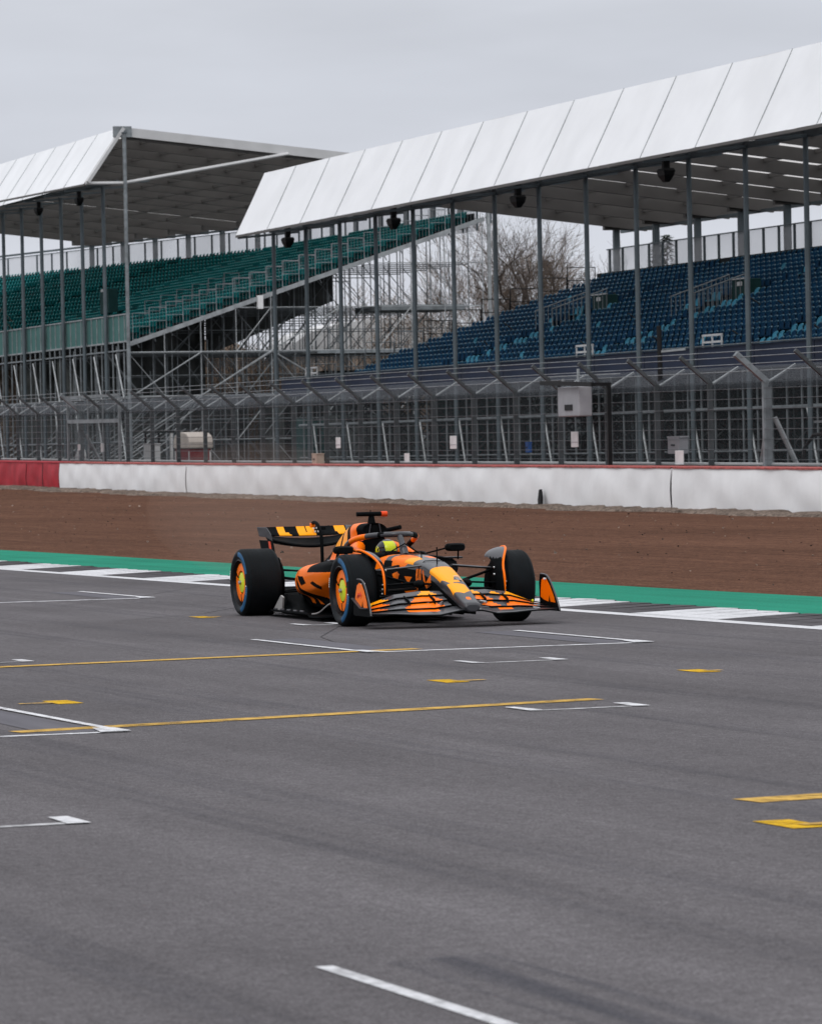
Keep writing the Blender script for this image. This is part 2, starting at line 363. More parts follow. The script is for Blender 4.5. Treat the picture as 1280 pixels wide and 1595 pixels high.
def quad(name, m, pts, z=.004):
    pts = [tuple(q) for q in pts]; ar = sum(pts[i][0]*pts[(i+1) % len(pts)][1]-pts[(i+1) % len(pts)][0]*pts[i][1] for i in range(len(pts)))
    if ar > 0: pts = pts[::-1]
    b = MB(Tk); b.add([(u, n, z) for u, n in pts], [tuple(range(len(pts)))]); return structure(b.build(name, m))
def line(name, m, a, c, w, z=.004):
    a, c = np.array(a, float), np.array(c, float); d = (c-a)/np.linalg.norm(c-a); q = np.array([-d[1], d[0]])*w/2
    return quad(name, m, [a+q, c+q, c-q, a-q], z)
WH, YE, BY, WW = M['marking_white'], M['yellow_paint'], M['bright_yellow'], M['worn_white']
def grid_box(u, n0, n1, w, L=3.2, dash=True):
    line('grid_marking', WH, (u, n0), (u, n1), w)
    line('grid_marking', WH, (u-.05, n0+.03), (u+L, n0+.03), min(.09, w*.65), .008)
    line('grid_marking', WH, (u-.05, n1-.03), (u+L, n1-.03), min(.09, w*.65), .008)
    quad('grid_marking', WH, [(u-.08, n1-.20), (u-.06, n1+.01), (u+.34, n1+.01), (u+.36, n1-.13)], .012)
    quad('grid_marking', WH, [(u-.08, n0-.01), (u-.08, n0+.16), (u+.34, n0+.09), (u+.36, n0-.01)], .012)
    quad('track_patch', M['patch'], [(u+.1, n0+.12), (u+L, n0+.14), (u+L, n0+.5), (u+.1, n0+.42)], .003)
    quad('track_patch', M['patch'], [(u+.1, n1-.5), (u+L, n1-.45), (u+L, n1-.1), (u+.1, n1-.1)], .003)
grid_box(35.85, 12.85, 15.57, .12)
grid_box(51.5, 12.95, 15.7, .16)
grid_box(26.75, 5.2, 7.96, .10)
line('yellow_line', YE, (34.2, -2), (35.62, 9.49), .21); line('yellow_line', YE, (35.62, 9.49), (36.15, 13.45), .21, .006)
line('yellow_line', YE, (27.12, 7.32), (28.05, 11.76), .21, .005)
line('yellow_line', YE, (19.58, 9.0), (20.1, 12.5), .27)
def stub(u, n0, n1, w=.07):
    line('grid_stub', WW, (u, n0), (u+.05, n1), w)
    quad('grid_stub', WH, [(u-.03, n0-.01), (u+.42, n0-.01), (u+.42, n0+.06), (u-.03, n0+.10)], .008)
    quad('grid_stub', WH, [(u-.02, n1-.11), (u+.40, n1-.09), (u+.40, n1+.01), (u-.02, n1+.01)], .008)
stub(33.4, 12.9, 13.74); stub(27.1, 10.87, 11.74, .08); stub(20.18, 4.6, 5.8, .09); stub(36.4, 9.2, 10.0, .08); stub(41.9, 14.35, 14.8)
def spot(u, n, w=.36, flip=1):
    quad('yellow_marking', BY, [(u-.2, n-.05), (u+.25, n-.05), (u+.25, n+.14), (u-.2, n+.14)])
    line('yellow_marking', YE, (u-.06, n+flip*.05), (u-.06+.02, n+flip*w), .09, .008)
spot(30.2, 8.47, .3, -1); spot(30.95, 11.72, .32); spot(31.0, 13.83, .2); spot(18.25, 8.58, .8); spot(44.9, 14.2, .22); spot(37.6, 8.8, .3)
line('grid_marking', WH, (9, 4.87), (14.10, 4.88), .066)
M['smear'] = bpy.data.materials.new('rubber_smear'); M['smear'].use_nodes = True
def _smear(m, top):
    t = m.node_tree; p = t.nodes['Principled BSDF']; p.inputs['Base Color'].default_value = (.060, .064, .082, 1); p.inputs['Roughness'].default_value = .85; p.inputs['Specular IOR Level'].default_value = .05
    tc = t.nodes.new('ShaderNodeTexCoord'); a = t.nodes.new('ShaderNodeMapping'); a.inputs['Rotation'].default_value = (0, 0, -AT); c = t.nodes.new('ShaderNodeMapping'); c.inputs['Scale'].default_value = (9, .25, 1)
    n = t.nodes.new('ShaderNodeTexNoise'); n.inputs['Scale'].default_value = 1; n.inputs['Detail'].default_value = 4
    r = t.nodes.new('ShaderNodeMapRange'); r.inputs['From Min'].default_value = .38; r.inputs['From Max'].default_value = .72; r.inputs['To Max'].default_value = top
    t.links.new(tc.outputs['Object'], a.inputs[0]); t.links.new(a.outputs[0], c.inputs[0]); t.links.new(c.outputs[0], n.inputs['Vector']); t.links.new(n.outputs[0], r.inputs[0]); t.links.new(r.outputs[0], p.inputs['Alpha'])
_smear(M['smear'], .42)
M['tyre_mark'] = bpy.data.materials.new('tyre_mark'); M['tyre_mark'].use_nodes = True; _smear(M['tyre_mark'], .15)
quad('rubber_mark', M['smear'], [(9, 5.05), (14.1, 5.10), (14.2, 5.52), (9, 5.58)], .003)
for (n_, w_, ua_, ub_) in ((6.3, .3, 10, 60), (7.0, .35, 14, 70), (8.9, .28, 12, 58), (9.5, .3, 13, 66), (11.1, .32, 15, 80), (12.4, .3, 16, 90), (13.9, .34, 20, 90), (15.1, .3, 22, 110), (4.1, .3, 9, 50), (16.4, .3, 22, 120)):
    quad('rubber_mark', M['tyre_mark'], [(ua_, n_), (ub_, n_+random.uniform(-.5, .5)), (ub_, n_+w_+random.uniform(-.2, .4)), (ua_, n_+w_)], .0022+.0001*n_)
# cracks and resurfacing joints that run across the asphalt
def crack(pts, w=.025):
    for a, c in zip(pts[:-1], pts[1:]): line('asphalt_joint', M['kerb_grey'], a, c, w, .0035)
crack([(44.6, 13.2), (46.0, 14.6), (50.8, 17.4)], .014); crack([(37.9, 13.3), (39.2, 13.6), (41.5, 14.6)], .012); crack([(49.5, 13.9), (52.5, 15.9), (55.5, 17.6)], .014)

# gravel bed between the green strip and the barrier
b = MB(); nu, nv = 120, 34; P = np.zeros((nu, nv, 3))
for i in range(nu):
    A = Tk(18+ (i/(nu-1))*235, 21.66, 0); us_ = 55+(i/(nu-1))*200; Bq = Sk(us_, 44.7, wz(us_)-.02)
    for j in range(nv):
        s = j/(nv-1); q = A*(1-s)+Bq*s; zz = (A[2]*(1-s)+Bq[2]*s)
        zz = Bq[2]*(s**1.3) + (0 if j in (0,) else .008*math.sin(j*2.4+i*.02) + rng.normal(0, .006))
        P[i, j] = (q[0], q[1], zz-.006*(j == 0))
b.grid(P); structure(b.build('gravel_bed', M['gravel'], smooth='all'))
# pale grit heaped along the foot of the barrier
b = MB(Sk); P = []
for u in np.arange(70, 235, .35):
    w = 1.3+.35*math.sin(u*.5)+random.uniform(-.25, .25)
    P.append([(u, 44.5-w, wz(u)-.12), (u, 44.5-w*.72, wz(u)+.045+random.uniform(-.02, .03)), (u, 44.5-w*.4, wz(u)+.07+random.uniform(-.03, .05)), (u, 44.48, wz(u)+.05+random.uniform(-.03, .07)), (u, 44.9, wz(u))])
b.grid(np.array(P)); structure(b.build('grit_verge', M['grit']))
b = MB(Sk); us_ = np.linspace(20, 420, 81)
P = np.array([[(u, n, wz(u)-.03) for n in (44.9, 60, 90, 240)] for u in us_]); b.grid(P); structure(b.build('service_ground', M['yard']))
# loose stones
b = MB()
for i in range(620):
    s = random.random()**.7; k = random.random(); A = Tk(40+k*60, 21.8); us_ = 85+k*110; Bq = Sk(us_, 43.9, wz(us_)); q = A*(1-s)+Bq*s; z = (wz(us_)-.02)*s**1.3
    r = random.uniform(.010, .030)*(1.5 if random.random() < .08 else 1); vs = [(q[0]+r*random.uniform(-1, 1), q[1]+r*random.uniform(-1, 1), z+random.uniform(-.3, 1)*r) for _ in range(6)]
    b.m = random.randrange(2)
    b.add(vs, [(0, 1, 2), (0, 2, 3), (0, 3, 4), (1, 2, 5), (2, 3, 5), (3, 4, 5), (0, 4, 1)])
tag(b.build('loose_stones', [M['stone'], M['yard']]), 'scattered pale and dark stones lying over the brown gravel bed', 'stones', kind='stuff')

# ---------------------------------------------------------------- barrier of belted tyre wall sections
def wtop(u): return float(np.interp(u, [85, 101.5, 123.5, 137, 162, 182.6, 215, 260], [1.0, 1.10, 1.22, 1.28, 1.40, 1.53, 1.77, 1.95]))
def barrier(name, u0, u1, belt, label, seed, seams=()):
    g = np.random.default_rng(seed); N = 44.5; D = .95
    root = empty(name, Sk((u0+u1)/2, N+D/2, wz((u0+u1)/2)), label, 'barrier', 'belted barrier sections along the gravel bed')
    us_ = np.linspace(u0+.008, u1-.008, max(8, int((u1-u0)/.3))); ph = g.uniform(0, 6.28, 8)
    rows = 9; P = np.zeros((rows, len(us_), 3))
    for i in range(rows):
        s = i/(rows-1)
        for j, u in enumerate(us_):
            z0, z1 = wz(u)-.1, wtop(u)-.05
            bul = .03*math.sin(u*1.1+ph[0])*math.sin(s*3.14)+.010*math.sin(u*3.1+ph[1]+s*5)+.008*math.sin(u*2.3-s*7+ph[3])+.006*math.sin(u*9+ph[2]-s*5)
            bul *= min(1, max(0, (min(u-u0, u1-u)-.02)/.9))
            # the belt sags outwards towards the foot
            P[i, j] = Sk(u, N-bul-.05*math.sin(s*3.14), z0+(z1-z0)*s)
    b = MB(); b.grid(P)
    b.T = Sk
    for ue in (u0+.008, u1-.008):
        b.add([(ue, N, wz(ue)-.1), (ue, N+D, wz(ue)-.1), (ue, N+D, wtop(ue)-.05), (ue, N, wtop(ue)-.05)], [(0, 1, 2, 3)])
    for a, c in zip(us_[:-1], us_[1:]):
        b.add([(a, N+D, wz(a)-.1), (c, N+D, wz(c)-.1), (c, N+D, wtop(c)-.05), (a, N+D, wtop(a)-.05)], [(0, 1, 2, 3)])
    b.build('belt', M[belt], root, 'all')
    b = MB(Sk)
    for a, c in zip(us_[:-1], us_[1:]):
        ja, jc = g.uniform(-.012, .012), g.uniform(-.012, .012)
        pr = lambda u, j: [(u, N-.03, wtop(u)-.045+j), (u, N-.03, wtop(u)), (u, N+D, wtop(u)+.01), (u, N+D, wtop(u)-.07)]
        b.add(pr(a, 0)+pr(c, 0), [(0, 4, 5, 1), (1, 5, 6, 2), (2, 6, 7, 3), (0, 3, 7, 4)])
    b.build('top_cap', M['red_top'] if belt == 'white_belt' else M['red_belt'], root)
    for us2 in seams:
        b = MB(Sk); b.tube([(us2, N-.045, wz(us2)), (us2+.05, N-.07, wz(us2)+.5), (us2, N-.045, wtop(us2)-.08)], .014, 5); b.build('seam', M['tarp'], root)
    return root
barrier('barrier_section', 182.6, 232, 'red_belt', 'crumpled red barrier section at the far end of the white barrier', 3, (185.5, 188.6))
barrier('barrier_section', 162.05, 182.55, 'white_belt', 'white barrier section next to the red one, in front of the red hut', 4)
barrier('barrier_section', 111.7, 161.95, 'white_belt', 'longest white barrier section, with the black flap at its foot', 5)
barrier('barrier_section', 74, 111.6, 'white_belt', 'smudged white barrier section nearest the camera, below the tripod-braced fence post', 6)
b = MB(Sk); b.prism([(-.12, 0), (.13, -.02), (.16, .2), (.04, .5), (-.06, .52), (-.13, .3)], lambda a, z, t: (121.7+a, t, wz(121.7)+.02+z), 44.25, 44.33)
tag(b.build('rubber_flap', M['black'], bevel=.015), 'small black rubber flap leaning on the foot of the white barrier', 'rubber flap')

# ---------------------------------------------------------------- debris fence
FN = 45.85
fence = empty('debris_fence', Sk(140, FN, wz(140)), 'tall grey debris fence with cranked posts and cables behind the barrier', 'fence')
ZT = lambda u: float(np.interp(u, [85, 108, 132, 164, 230], [3.40, 3.45, 3.55, 3.62, 3.95]))
special = {10: 1, -9: 1}
pu = {k: 148.09-4*k for k in range(-22, 16)}
for k, u in pu.items():
    z0, z1 = wz(u), ZT(u); big = k in special
    b = MB(Sk); w = .23 if big else .15
    b.box((u, FN, (z0+z1)/2), (w*.55, w, z1-z0), (SU*0+np.array([1, 0, 0]), np.array([0, 1, 0]), np.array([0, 0, 1])))
    b.beam((u, FN, z1-.03), (u, FN-.88, z1+.72), w*.75, w*.65)
    b.box((u, FN, z0+.04), (.34, .34, .08))
    p = b.build('fence_post', M['fence_post'] if not big else M['galv'], fence)
    b = MB(Sk); b.beam((u, FN+.05, z1-.05), (u, FN+.86, z1+.42), .06, .06); b.build('rear_arm', M['galv_light'], p)
    if big:
        b = MB(Sk)
        b.tube([(u-.05, FN+.2, z1-1.0), (u-.25, FN+1.35, z0)], .075, 8); b.tube([(u+.1, FN+.05, z1-1.0), (u+1.6, FN+.3, z0)], .06, 8)
        b.build('brace', M['galv_light'], p)
us_ = [pu[k] for k in sorted(pu, reverse=True)]
for dz in [.18+.275*i for i in range(8)]:
    b = MB(Sk); b.tube([(u, FN-.1, wtop(u)+dz) for u in us_], .008, 4); b.build('cable', M['cable'], fence)
for s in (.3, .55, .8, 1.0):
    b = MB(Sk); b.tube([(u, FN-.05-.88*s, ZT(u)+.74*s+.04) for u in us_], .011, 4); b.build('cable', M['galv'], fence)
b = MB(Sk); b.grid(np.array([[(u, FN-.06, wz(u)+.9), (u, FN-.06, ZT(u))] for u in us_])); b.build('wire_mesh', M['mesh'], fence)
b = MB(Sk); b.grid(np.array([[(u, FN+.02, ZT(u)-.18), (u, FN+.06, ZT(u)-.05), (u, FN+.86, ZT(u)+.44)] for u in us_])); b.build('overhang_mesh', M['mesh_dense'], fence)
b = MB(Sk); b.tube([(u, FN+.12, wtop(u)+.05) for u in us_], .045, 6); b.build('bottom_rail', M['gable'], fence)
# access gate in the fence, taller than the rest
g = part_empty('access_gate', fence)
for (a, z) in ((185.6, 4.3), (176.6, 4.3)):
    b = MB(Sk); b.beam((a, FN-.2, wz(a)), (a, FN-.2, z), .1, .1, (0, 1, 0)); b.build('gate_post', M['galv'], g)
b = MB(Sk); b.beam((185.6, FN-.2, 4.3), (176.6, FN-.2, 4.3), .1, .12); b.beam((185.6, FN-.2, 3.28), (176.6, FN-.2, 3.22), .1, .16)
b.beam((182, FN-.2, wz(182)), (182, FN-.2, 4.3), .06, .06, (0, 1, 0)); b.beam((179.4, FN-.2, wz(180)), (179.4, FN-.2, 4.3), .06, .06, (0, 1, 0)); b.build('gate_frame', M['galv'], g)
b = MB(Sk); b.grid(np.array([[(185.6, FN-.22, 1.5), (176.6, FN-.22, 1.5)], [(185.6, FN-.22, 4.25), (176.6, FN-.22, 4.25)]])); b.build('gate_mesh', M['mesh'], g)

# small boards and boxes on or behind the fence
def plate(name, u, z, w, hgt, label, cat, m='white_sheet', n=FN-.2, group=None, t=.03, div=True):
    root = empty(name, Sk(u, n, z), label, cat, group)
    b = MB(Sk); b.box((u, n, z), (w, t, hgt)); b.build('panel', M[m], root, bevel=.008)
    if div:
        b = MB(Sk); b.box((u, n-t/2-.005, z-hgt*.18), (w*.98, .01, .025)); b.build('seam', M['grey_box'], root)
    return root
NB = 'white notice boards on the debris fence'
plate('notice_board', 146.07, 2.06, .5, .38, 'narrow white notice board on the fence above the tan box', 'notice board', group=NB)
plate('notice_board', 133.58, 1.98, .62, .42, 'white notice board on the fence left of the blue box', 'notice board', group=NB)
plate('notice_board', 122.34, 1.98, .58, .46, 'white notice board on the fence below the hanging grey cabinet', 'notice board', group=NB)
plate('notice_board', 138.4, 1.5, .5, .3, 'low square white board on the barrier top between two taller notice boards', 'notice board', group=NB, div=False)
plate('notice_board', 113.95, 1.40, .60, .40, 'low white board on the barrier top beside the grey junction box', 'notice board', group=NB, div=False)
plate('notice_board', 183.7, 2.15, .4, .26, 'tiny white board on the left leaf of the access gate', 'notice board', group=NB, div=False)
plate('notice_board', 179.6, 2.12, .5, .36, 'tiny white board on the right leaf of the access gate', 'notice board', group=NB, div=False)
def crate(name, u, n, z0, w, d, hgt, m, label, cat):
    root = empty(name, Sk(u, n, z0), label, cat)
    b = MB(Sk); b.box((u, n, z0+hgt/2), (w, d, hgt)); b.build('body', M[m], root, bevel=.02)
    b = MB(Sk); b.box((u, n, z0+hgt+.02), (w*1.06, d*1.06, .05)); b.build('lid', M[m], root, bevel=.01)
    b = MB(Sk); b.box((u, n-d/2-.01, z0+hgt*.55), (w*.3, .02, .05)); b.build('latch', M['black'], root)
    return root
crate('junction_box', 115.3, FN+.3, 1.5, .85, .3, .46, 'grey_box', 'grey junction box with cables on the fence, right of the thin black pole', 'junction box')
crate('storage_box', 148.2, FN-.3, 1.3, .55, .3, .36, 'tan', 'tan box standing on the barrier beside a fence post', 'box')
crate('plastic_box', 130.3, FN+1.2, 1.6, .3, .12, .3, 'blue_box', 'small blue box behind the fence mesh', 'box')
# hanging grey cabinet and its black frame
root = empty('support_frame', Sk(119.0, FN-.4, 1.2), 'black goalpost frame beside the fence that the grey cabinet hangs from', 'support frame')
b = MB(Sk); b.beam((118.9, FN-.4, 1.15), (118.9, FN-.4, 3.62), .10, .12, (0, 1, 0)); b.build('upright', M['black'], root)
b = MB(Sk); b.beam((118.8, FN-.95, 3.57), (123.15, FN-.95, 3.70), .08, .13); b.box((118.9, FN-.68, 3.57), (.08, .6, .1)); b.box((123.1, FN-.68, 3.7), (.08, .6, .1)); b.build('crossbar', M['black'], root)
b = MB(Sk); b.beam((123.1, FN-.4, 3.75), (122.9, FN-.4, 2.75), .09, .09, (0, 1, 0)); b.build('hanger', M['black'], root)
b = MB(Sk); b.beam((118, FN-.4, 3.86), (124.5, FN-.4, 3.9), .03, .03); b.tube([(121.4, FN-.4, 3.6), (121.4, FN-.4, 4.08)], .05, 6); b.tube([(122.7, FN-.4, 3.6), (122.7, FN-.4, 3.8)], .05, 6); b.build('aerial', M['galv_light'], root)
root = empty('hanging_cabinet', Sk(121.3, FN-.55, 2.7), 'grey cabinet with a small dark window hanging under the black frame', 'cabinet')
b = MB(Sk); b.box((121.15, FN-.62, 3.10), (1.8, .42, .88)); b.build('body', M['grey_box'], root, bevel=.03)
b = MB(Sk); b.box((121.1, FN-.845, 2.93), (.62, .02, .17)); b.build('window', M['black'], root)
b = MB(Sk); b.box((122.07, FN-.62, 3.10), (.03, .38, .82)); b.build('side_panel', M['white_sheet'], root, bevel=.01)
b = MB(Sk)
for uu in (120.6, 122.0): b.box((uu, FN-.5, 3.6), (.1, .14, .16))
b.build('bracket', M['galv'], root)
root = empty('camera_pole', Sk(116.8, FN+.4, 0), 'thin black pole with a clamp standing behind the fence', 'pole')
b = MB(Sk); b.tube([(116.75, FN+.4, 0), (116.85, FN+.4, 5.2)], .075, 8); b.build('pole', M['black'], root)
b = MB(Sk); b.beam((116.85, FN+.4, 4.45), (116.1, FN+.9, 4.5), .06, .06); b.build('clamp', M['galv_light'], root)
# marshal platform at the right
root = empty('marshal_platform', Sk(105.3, FN+.6, 0), 'raised platform with a bent black hand rail behind the fence', 'platform')
b = MB(Sk); b.box((104.6, FN+.9, 2.30), (2.6, 1.0, .06)); b.build('deck', M['galv'], root)
for uu in (105.8, 103.4):
    b = MB(Sk); b.beam((uu, FN+.9, -.1), (uu, FN+.9, 2.3), .1, .1, (0, 1, 0)); b.build('leg', M['galv'], root)
b = MB(Sk); b.tube([(106.2, FN+.2, .9), (106.2, FN+.25, 1.6), (105.8, FN+.35, 1.95), (104, FN+.5, 2.05), (102, FN+.5, 2.0)], .05, 7); b.build('hand_rail', M['black'], root)

# marshal hut, white cabinet, awning behind the fence at the left
root = empty('marshal_hut', Sk(182.2, 50.3, .4), 'dark red hut with a cream domed roof behind the fence', 'hut')
b = MB(Sk); b.box((182.2, 50.35, 1.15), (2.4, .95, 1.7)); b.build('walls', M['hut_red'], root, bevel=.03)
b = MB(Sk); prof = [(-2.45, 0), (-2.45, .28), (-2.2, .52), (-1.4, .66), (0, .72), (1.4, .66), (2.2, .52), (2.45, .28), (2.45, 0)]
b.prism(prof, lambda a, z, t: (182.2+a*.53, t, 2.0+z), 49.82, 50.9); b.build('dome_roof', M['hut_roof'], root, bevel=.05)
b = MB(Sk); b.box((183.3, 49.86, 1.1), (.08, .04, 1.6)); b.box((181.1, 49.86, 1.1), (.08, .04, 1.6)); b.box((180.98, 50.78, 1.1), (.04, .07, 1.6)); b.build('corner_trim', M['white_sheet'], root)
crate('switch_cabinet', 179.9, 47.9, .55, 1.2, .42, 1.65, 'white_sheet', 'white cabinet standing behind the fence left of the red hut', 'cabinet')
root = empty('post_shelter', Sk(180.3, 49, .4), 'small open shelter with a flat dark roof over the white cabinet', 'shelter')
b = MB(Sk); b.box((180.6, 48.4, 2.74), (2.4, .75, .09)); b.build('roof', M['tarp'], root)
b = MB(Sk); b.beam((179.5, 48.65, .4), (179.5, 48.65, 2.7), .16, .10, (0, 1, 0)); b.build('white_post', M['white_sheet'], root)
for uu in (182.2, 177.9):
    b = MB(Sk); b.beam((181.7 if uu > 180 else 179.5, 48.1, .4), (181.7 if uu > 180 else 179.5, 48.1, 2.7), .08, .08, (0, 1, 0)); b.build('post', M['black'], root)
root = empty('canvas_sack', Sk(187.9, 46.6, .4), 'pale canvas sack slumped behind the fence above the red barrier', 'sack')
b = MB(Sk); b.T = Sk; prof = [(-.35, 0), (.45, 0), (.5, .6), (.3, 1.25), (-.1, 1.55), (-.3, 1.2), (-.42, .5)]
b.prism(prof, lambda a, z, t: (187.6+a, t, .6+z), 46.5, 46.9); b.build('body', M['white_sheet'], root, bevel=.12)

# ---------------------------------------------------------------- grandstands
def seat_mesh(light, base):
    b = MB(); b.m = light
    # back shell, slightly curved, and folding pan; local x along the row, y away from the track
    P = np.zeros((5, 5, 3))
    for i in range(5):
        z = .44+.33*i/4; w = (.195, .205, .205, .19, .15)[i]
        for j in range(5):
            q = -1+j/2; P[i, j] = (q*w, .20+.05*i/4-.06*q*q, z-(.05 if i == 4 else 0)*q*q)
    b.grid(P); b.grid((P+np.array([0, .03, 0]))[::-1])
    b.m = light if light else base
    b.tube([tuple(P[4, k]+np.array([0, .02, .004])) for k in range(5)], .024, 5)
    b.m = light
    b.box((0, .0, .44), (.39, .38, .045)); b.box((0, .12, .2), (.10, .10, .42))
    return b
SB = {c: seat_mesh(c, 2) for c in (0, 1)}
def place_seats(stand, T, seats, m0, m1, m2, rz, near=100):
    """seats: (u, n, z, light); the ones that show largest become parts, the rest one part"""
    cw = np.array([0, 0, CAM_H]); A = []
    for s in seats:
        w = T(*s[:3]); d = w-cw; x = d[0]/d[1]*F_PX+640; A.append((np.linalg.norm(d)+(0 if 0 < x < 1280 else 1e4), s, w))
    A.sort(key=lambda q: q[0])
    ca, sa = math.cos(rz), math.sin(rz)
    me = {}
    for c in (0, 1):
        o = SB[c].build('seat', [m0, m1, m2]); me[c] = o.data; bpy.data.objects.remove(o)
    for d, s, w in A[:near]:
        o = bpy.data.objects.new('seat', me[s[3]]); col.objects.link(o); o.parent = stand
        o.location = w-ORG[stand.name]; o.rotation_euler = (0, 0, rz)
    b = MB()
    V = {c: np.array(SB[c].v) for c in (0, 1)}
    for d, s, w in A[near:]:
        v = V[s[3]]; q = np.stack([v[:, 0]*ca-v[:, 1]*sa, v[:, 0]*sa+v[:, 1]*ca, v[:, 2]], 1)+w
        b0 = len(b.v); b.v += [tuple(r_) for r_ in q]; b.f += [[b0+k for k in f_] for f_ in SB[s[3]].f]; b.mi += SB[s[3]].mi
    o = b.build('seat_rows', [m0, m1, m2], stand); o['kind'] = 'stuff'
def roof(stand, T, low, ridge, rear, uu, soffit=.12):
    """low/ridge/rear: (n, z); uu: frame positions from near gable to far"""
    u0, u1 = uu[0], uu[-1]
    for a, c in zip(uu[:-1], uu[1:]):      # fascia sheets, one per bay, with a narrow gap between
        b = MB(T); g = .022*(1 if c > a else -1); 
        n = 7; P = []; sg_ = random.uniform(-.02, .03); tl = random.uniform(-.012, .012)
        for i in range(n):
            s = i/(n-1); sag = .012*math.sin(s*math.pi)
            P.append([(a+g, low[0]+(ridge[0]-low[0])*s+sag, low[1]+(ridge[1]-low[1])*s), ((a+c)/2, low[0]+(ridge[0]-low[0])*s+sag+sg_*math.sin(s*math.pi)+tl, low[1]+(ridge[1]-low[1])*s), (c-g, low[0]+(ridge[0]-low[0])*s+sag, low[1]+(ridge[1]-low[1])*s)])
        b.grid(np.array(P)); b.build('fascia_sheet', M['membrane'], stand, 'all')
    for u in uu[1:-1]:
        b = MB(T); b.tube([(u, low[0]-.0, low[1]), (u, ridge[0]-.0, ridge[1])], .022, 5); b.build('fascia_joint', M['galv_light'], stand)
    b = MB(T)
    for u in uu: b.beam((u, low[0]+.07, low[1]), (u, ridge[0]+.07, ridge[1]-.1), .12, .14, (1, 0, 0))
    b.beam((u0, low[0]+.03, low[1]-.06), (u1, low[0]+.03, low[1]-.06), .08, .10); b.build('fascia_frame', M['rafter'], stand)
    b = MB(T); st = 4
    P = [[(u, ridge[0]+(rear[0]-ridge[0])*s, ridge[1]+(rear[1]-ridge[1])*s) for s in np.linspace(0, 1, 6)] for u in np.linspace(u0, u1, 24)]
    b.grid(np.array(P)); b.build('roof_sheet', M['roof_skin'], stand)
    for u in uu:
        b = MB(T); b.beam((u, ridge[0]+.1, ridge[1]-.38), (u, rear[0]-.2, rear[1]-.32), .20, .5); b.build('rafter', M['rafter'], stand)
    b = MB(T); L = 8
    for i in range(1, L):
        s = i/L; b.beam((u0, ridge[0]+(rear[0]-ridge[0])*s, ridge[1]+(rear[1]-ridge[1])*s-.16), (u1, ridge[0]+(rear[0]-ridge[0])*s, ridge[1]+(rear[1]-ridge[1])*s-.16), .10, .16)
    b.build('purlins', M['rafter'], stand)
    # horizontal tie from the lower edge back to the posts
    b = MB(T)
    for u in uu: b.beam((u, low[0]+.1, low[1]-.12), (u, ridge[0]+1.6, low[1]+.15), .08, .1)
    b.beam((u0, low[0]+1.9, low[1]+.1), (u1, low[0]+1.9, low[1]+.1), .12, .2)
    b.build('eaves_tie', M['post_paint'], stand)
def scaffold_plane(T, u, ns, hfun, zbase, m, stand, lift=2.45, ztop0=None, diag=1, off=0, cross=False):
    b = MB(T); r = .032
    for n in ns: b.tube([(u, n, zbase), (u, n, hfun(n))], r, 5)
    z = zbase+lift; lev = []
    while z < hfun(ns[-1])+.1:
        lo = [n for n in ns if hfun(n) > z-.2]
        if len(lo) > 1 and not (cross and len(lev) % 2 == 0): b.tube([(u, lo[0], z), (u, lo[-1], z)], r, 5)
        lev.append(z); z += lift
    lev = [zbase]+lev
    for i, n in enumerate(ns[:-1]):
        for k, z in enumerate(lev):
            if cross and hfun(ns[i+1]) > z+lift-.3 and (i*3+k*2+off) % 4 != 0:
                b.tube([(u, n, z), (u, ns[i+1], z+lift)], r*.9, 4); b.tube([(u, n, z+lift), (u, ns[i+1], z)], r*.9, 4)
            elif (i+k+off) % 2 == 0 and hfun(n) > z+lift-.3 and hfun(ns[i+1]) > z+lift-.3:
                b.tube([(u, n, z), (u, ns[i+1], z+lift)] if diag*(1 if k % 2 else -1) > 0 else [(u, n, z+lift), (u, ns[i+1], z)], r*.8, 4)
    return b.build('scaffold_frame', m, stand)

# --- blue stand on the right
ST = Sk
right = empty('grandstand', Sk(150, 63, 0), 'covered grandstand with dark blue seats and a navy front board', 'grandstand', 'covered grandstands behind the debris fence')
uu = [188.7-5*k+5 for k in range(-0, 19)]
LOW, RID, REA = (54.2, 11.55), (55.6, 14.35), (74.2, 12.25)
fr_u = [188.25-4.985*k for k in range(0, 18)]
roof(right, ST, LOW, RID, REA, fr_u)
for k in range(17):
    u = 188.7-5*k
    b = MB(Sk); b.tube([(u, 56.1, -.1), (u, 56.1, 11.75)], .095, 8); p = b.build('front_post', M['post_paint'], right)
    b = MB(Sk); b.box((u, 56.1, 11.75), (.26, .26, .06)); b.build('head_plate', M['post_paint'], p)
    b = MB(Sk); b.beam((u, 72.65, 7), (u, 72.65, 12.2), .26, .26, (0, 1, 0)); b.build('rear_post', M['post_paint'], right)
    b = MB(Sk); b.box((u-.1, 73.3, 11.98), (.3, 2.6, .45)); b.build('rafter_haunch', M['rafter'], right)
b = MB(Sk); b.beam((190, 73.4, 11.75), (104, 73.4, 11.75), .1, .14); b.build('rear_eaves_beam', M['post_paint'], right)
# rear windbreak fence
b = MB(Sk)
for u in np.arange(104, 188.8, 1.65): b.beam((u, 72.1, 9.2), (u, 72.1, 10.84), .08, .10, (0, 1, 0))
b.beam((188.5, 72.1, 10.84), (104, 72.1, 10.84), .06, .05); b.build('windbreak_posts', M['post_paint'], right)
b = MB(Sk); b.grid(np.array([[(188.6, 72.15, 9.2), (104, 72.15, 9.2)], [(188.6, 72.15, 10.82), (104, 72.15, 10.82)]])); b.build('windbreak', M['scrim'], right)
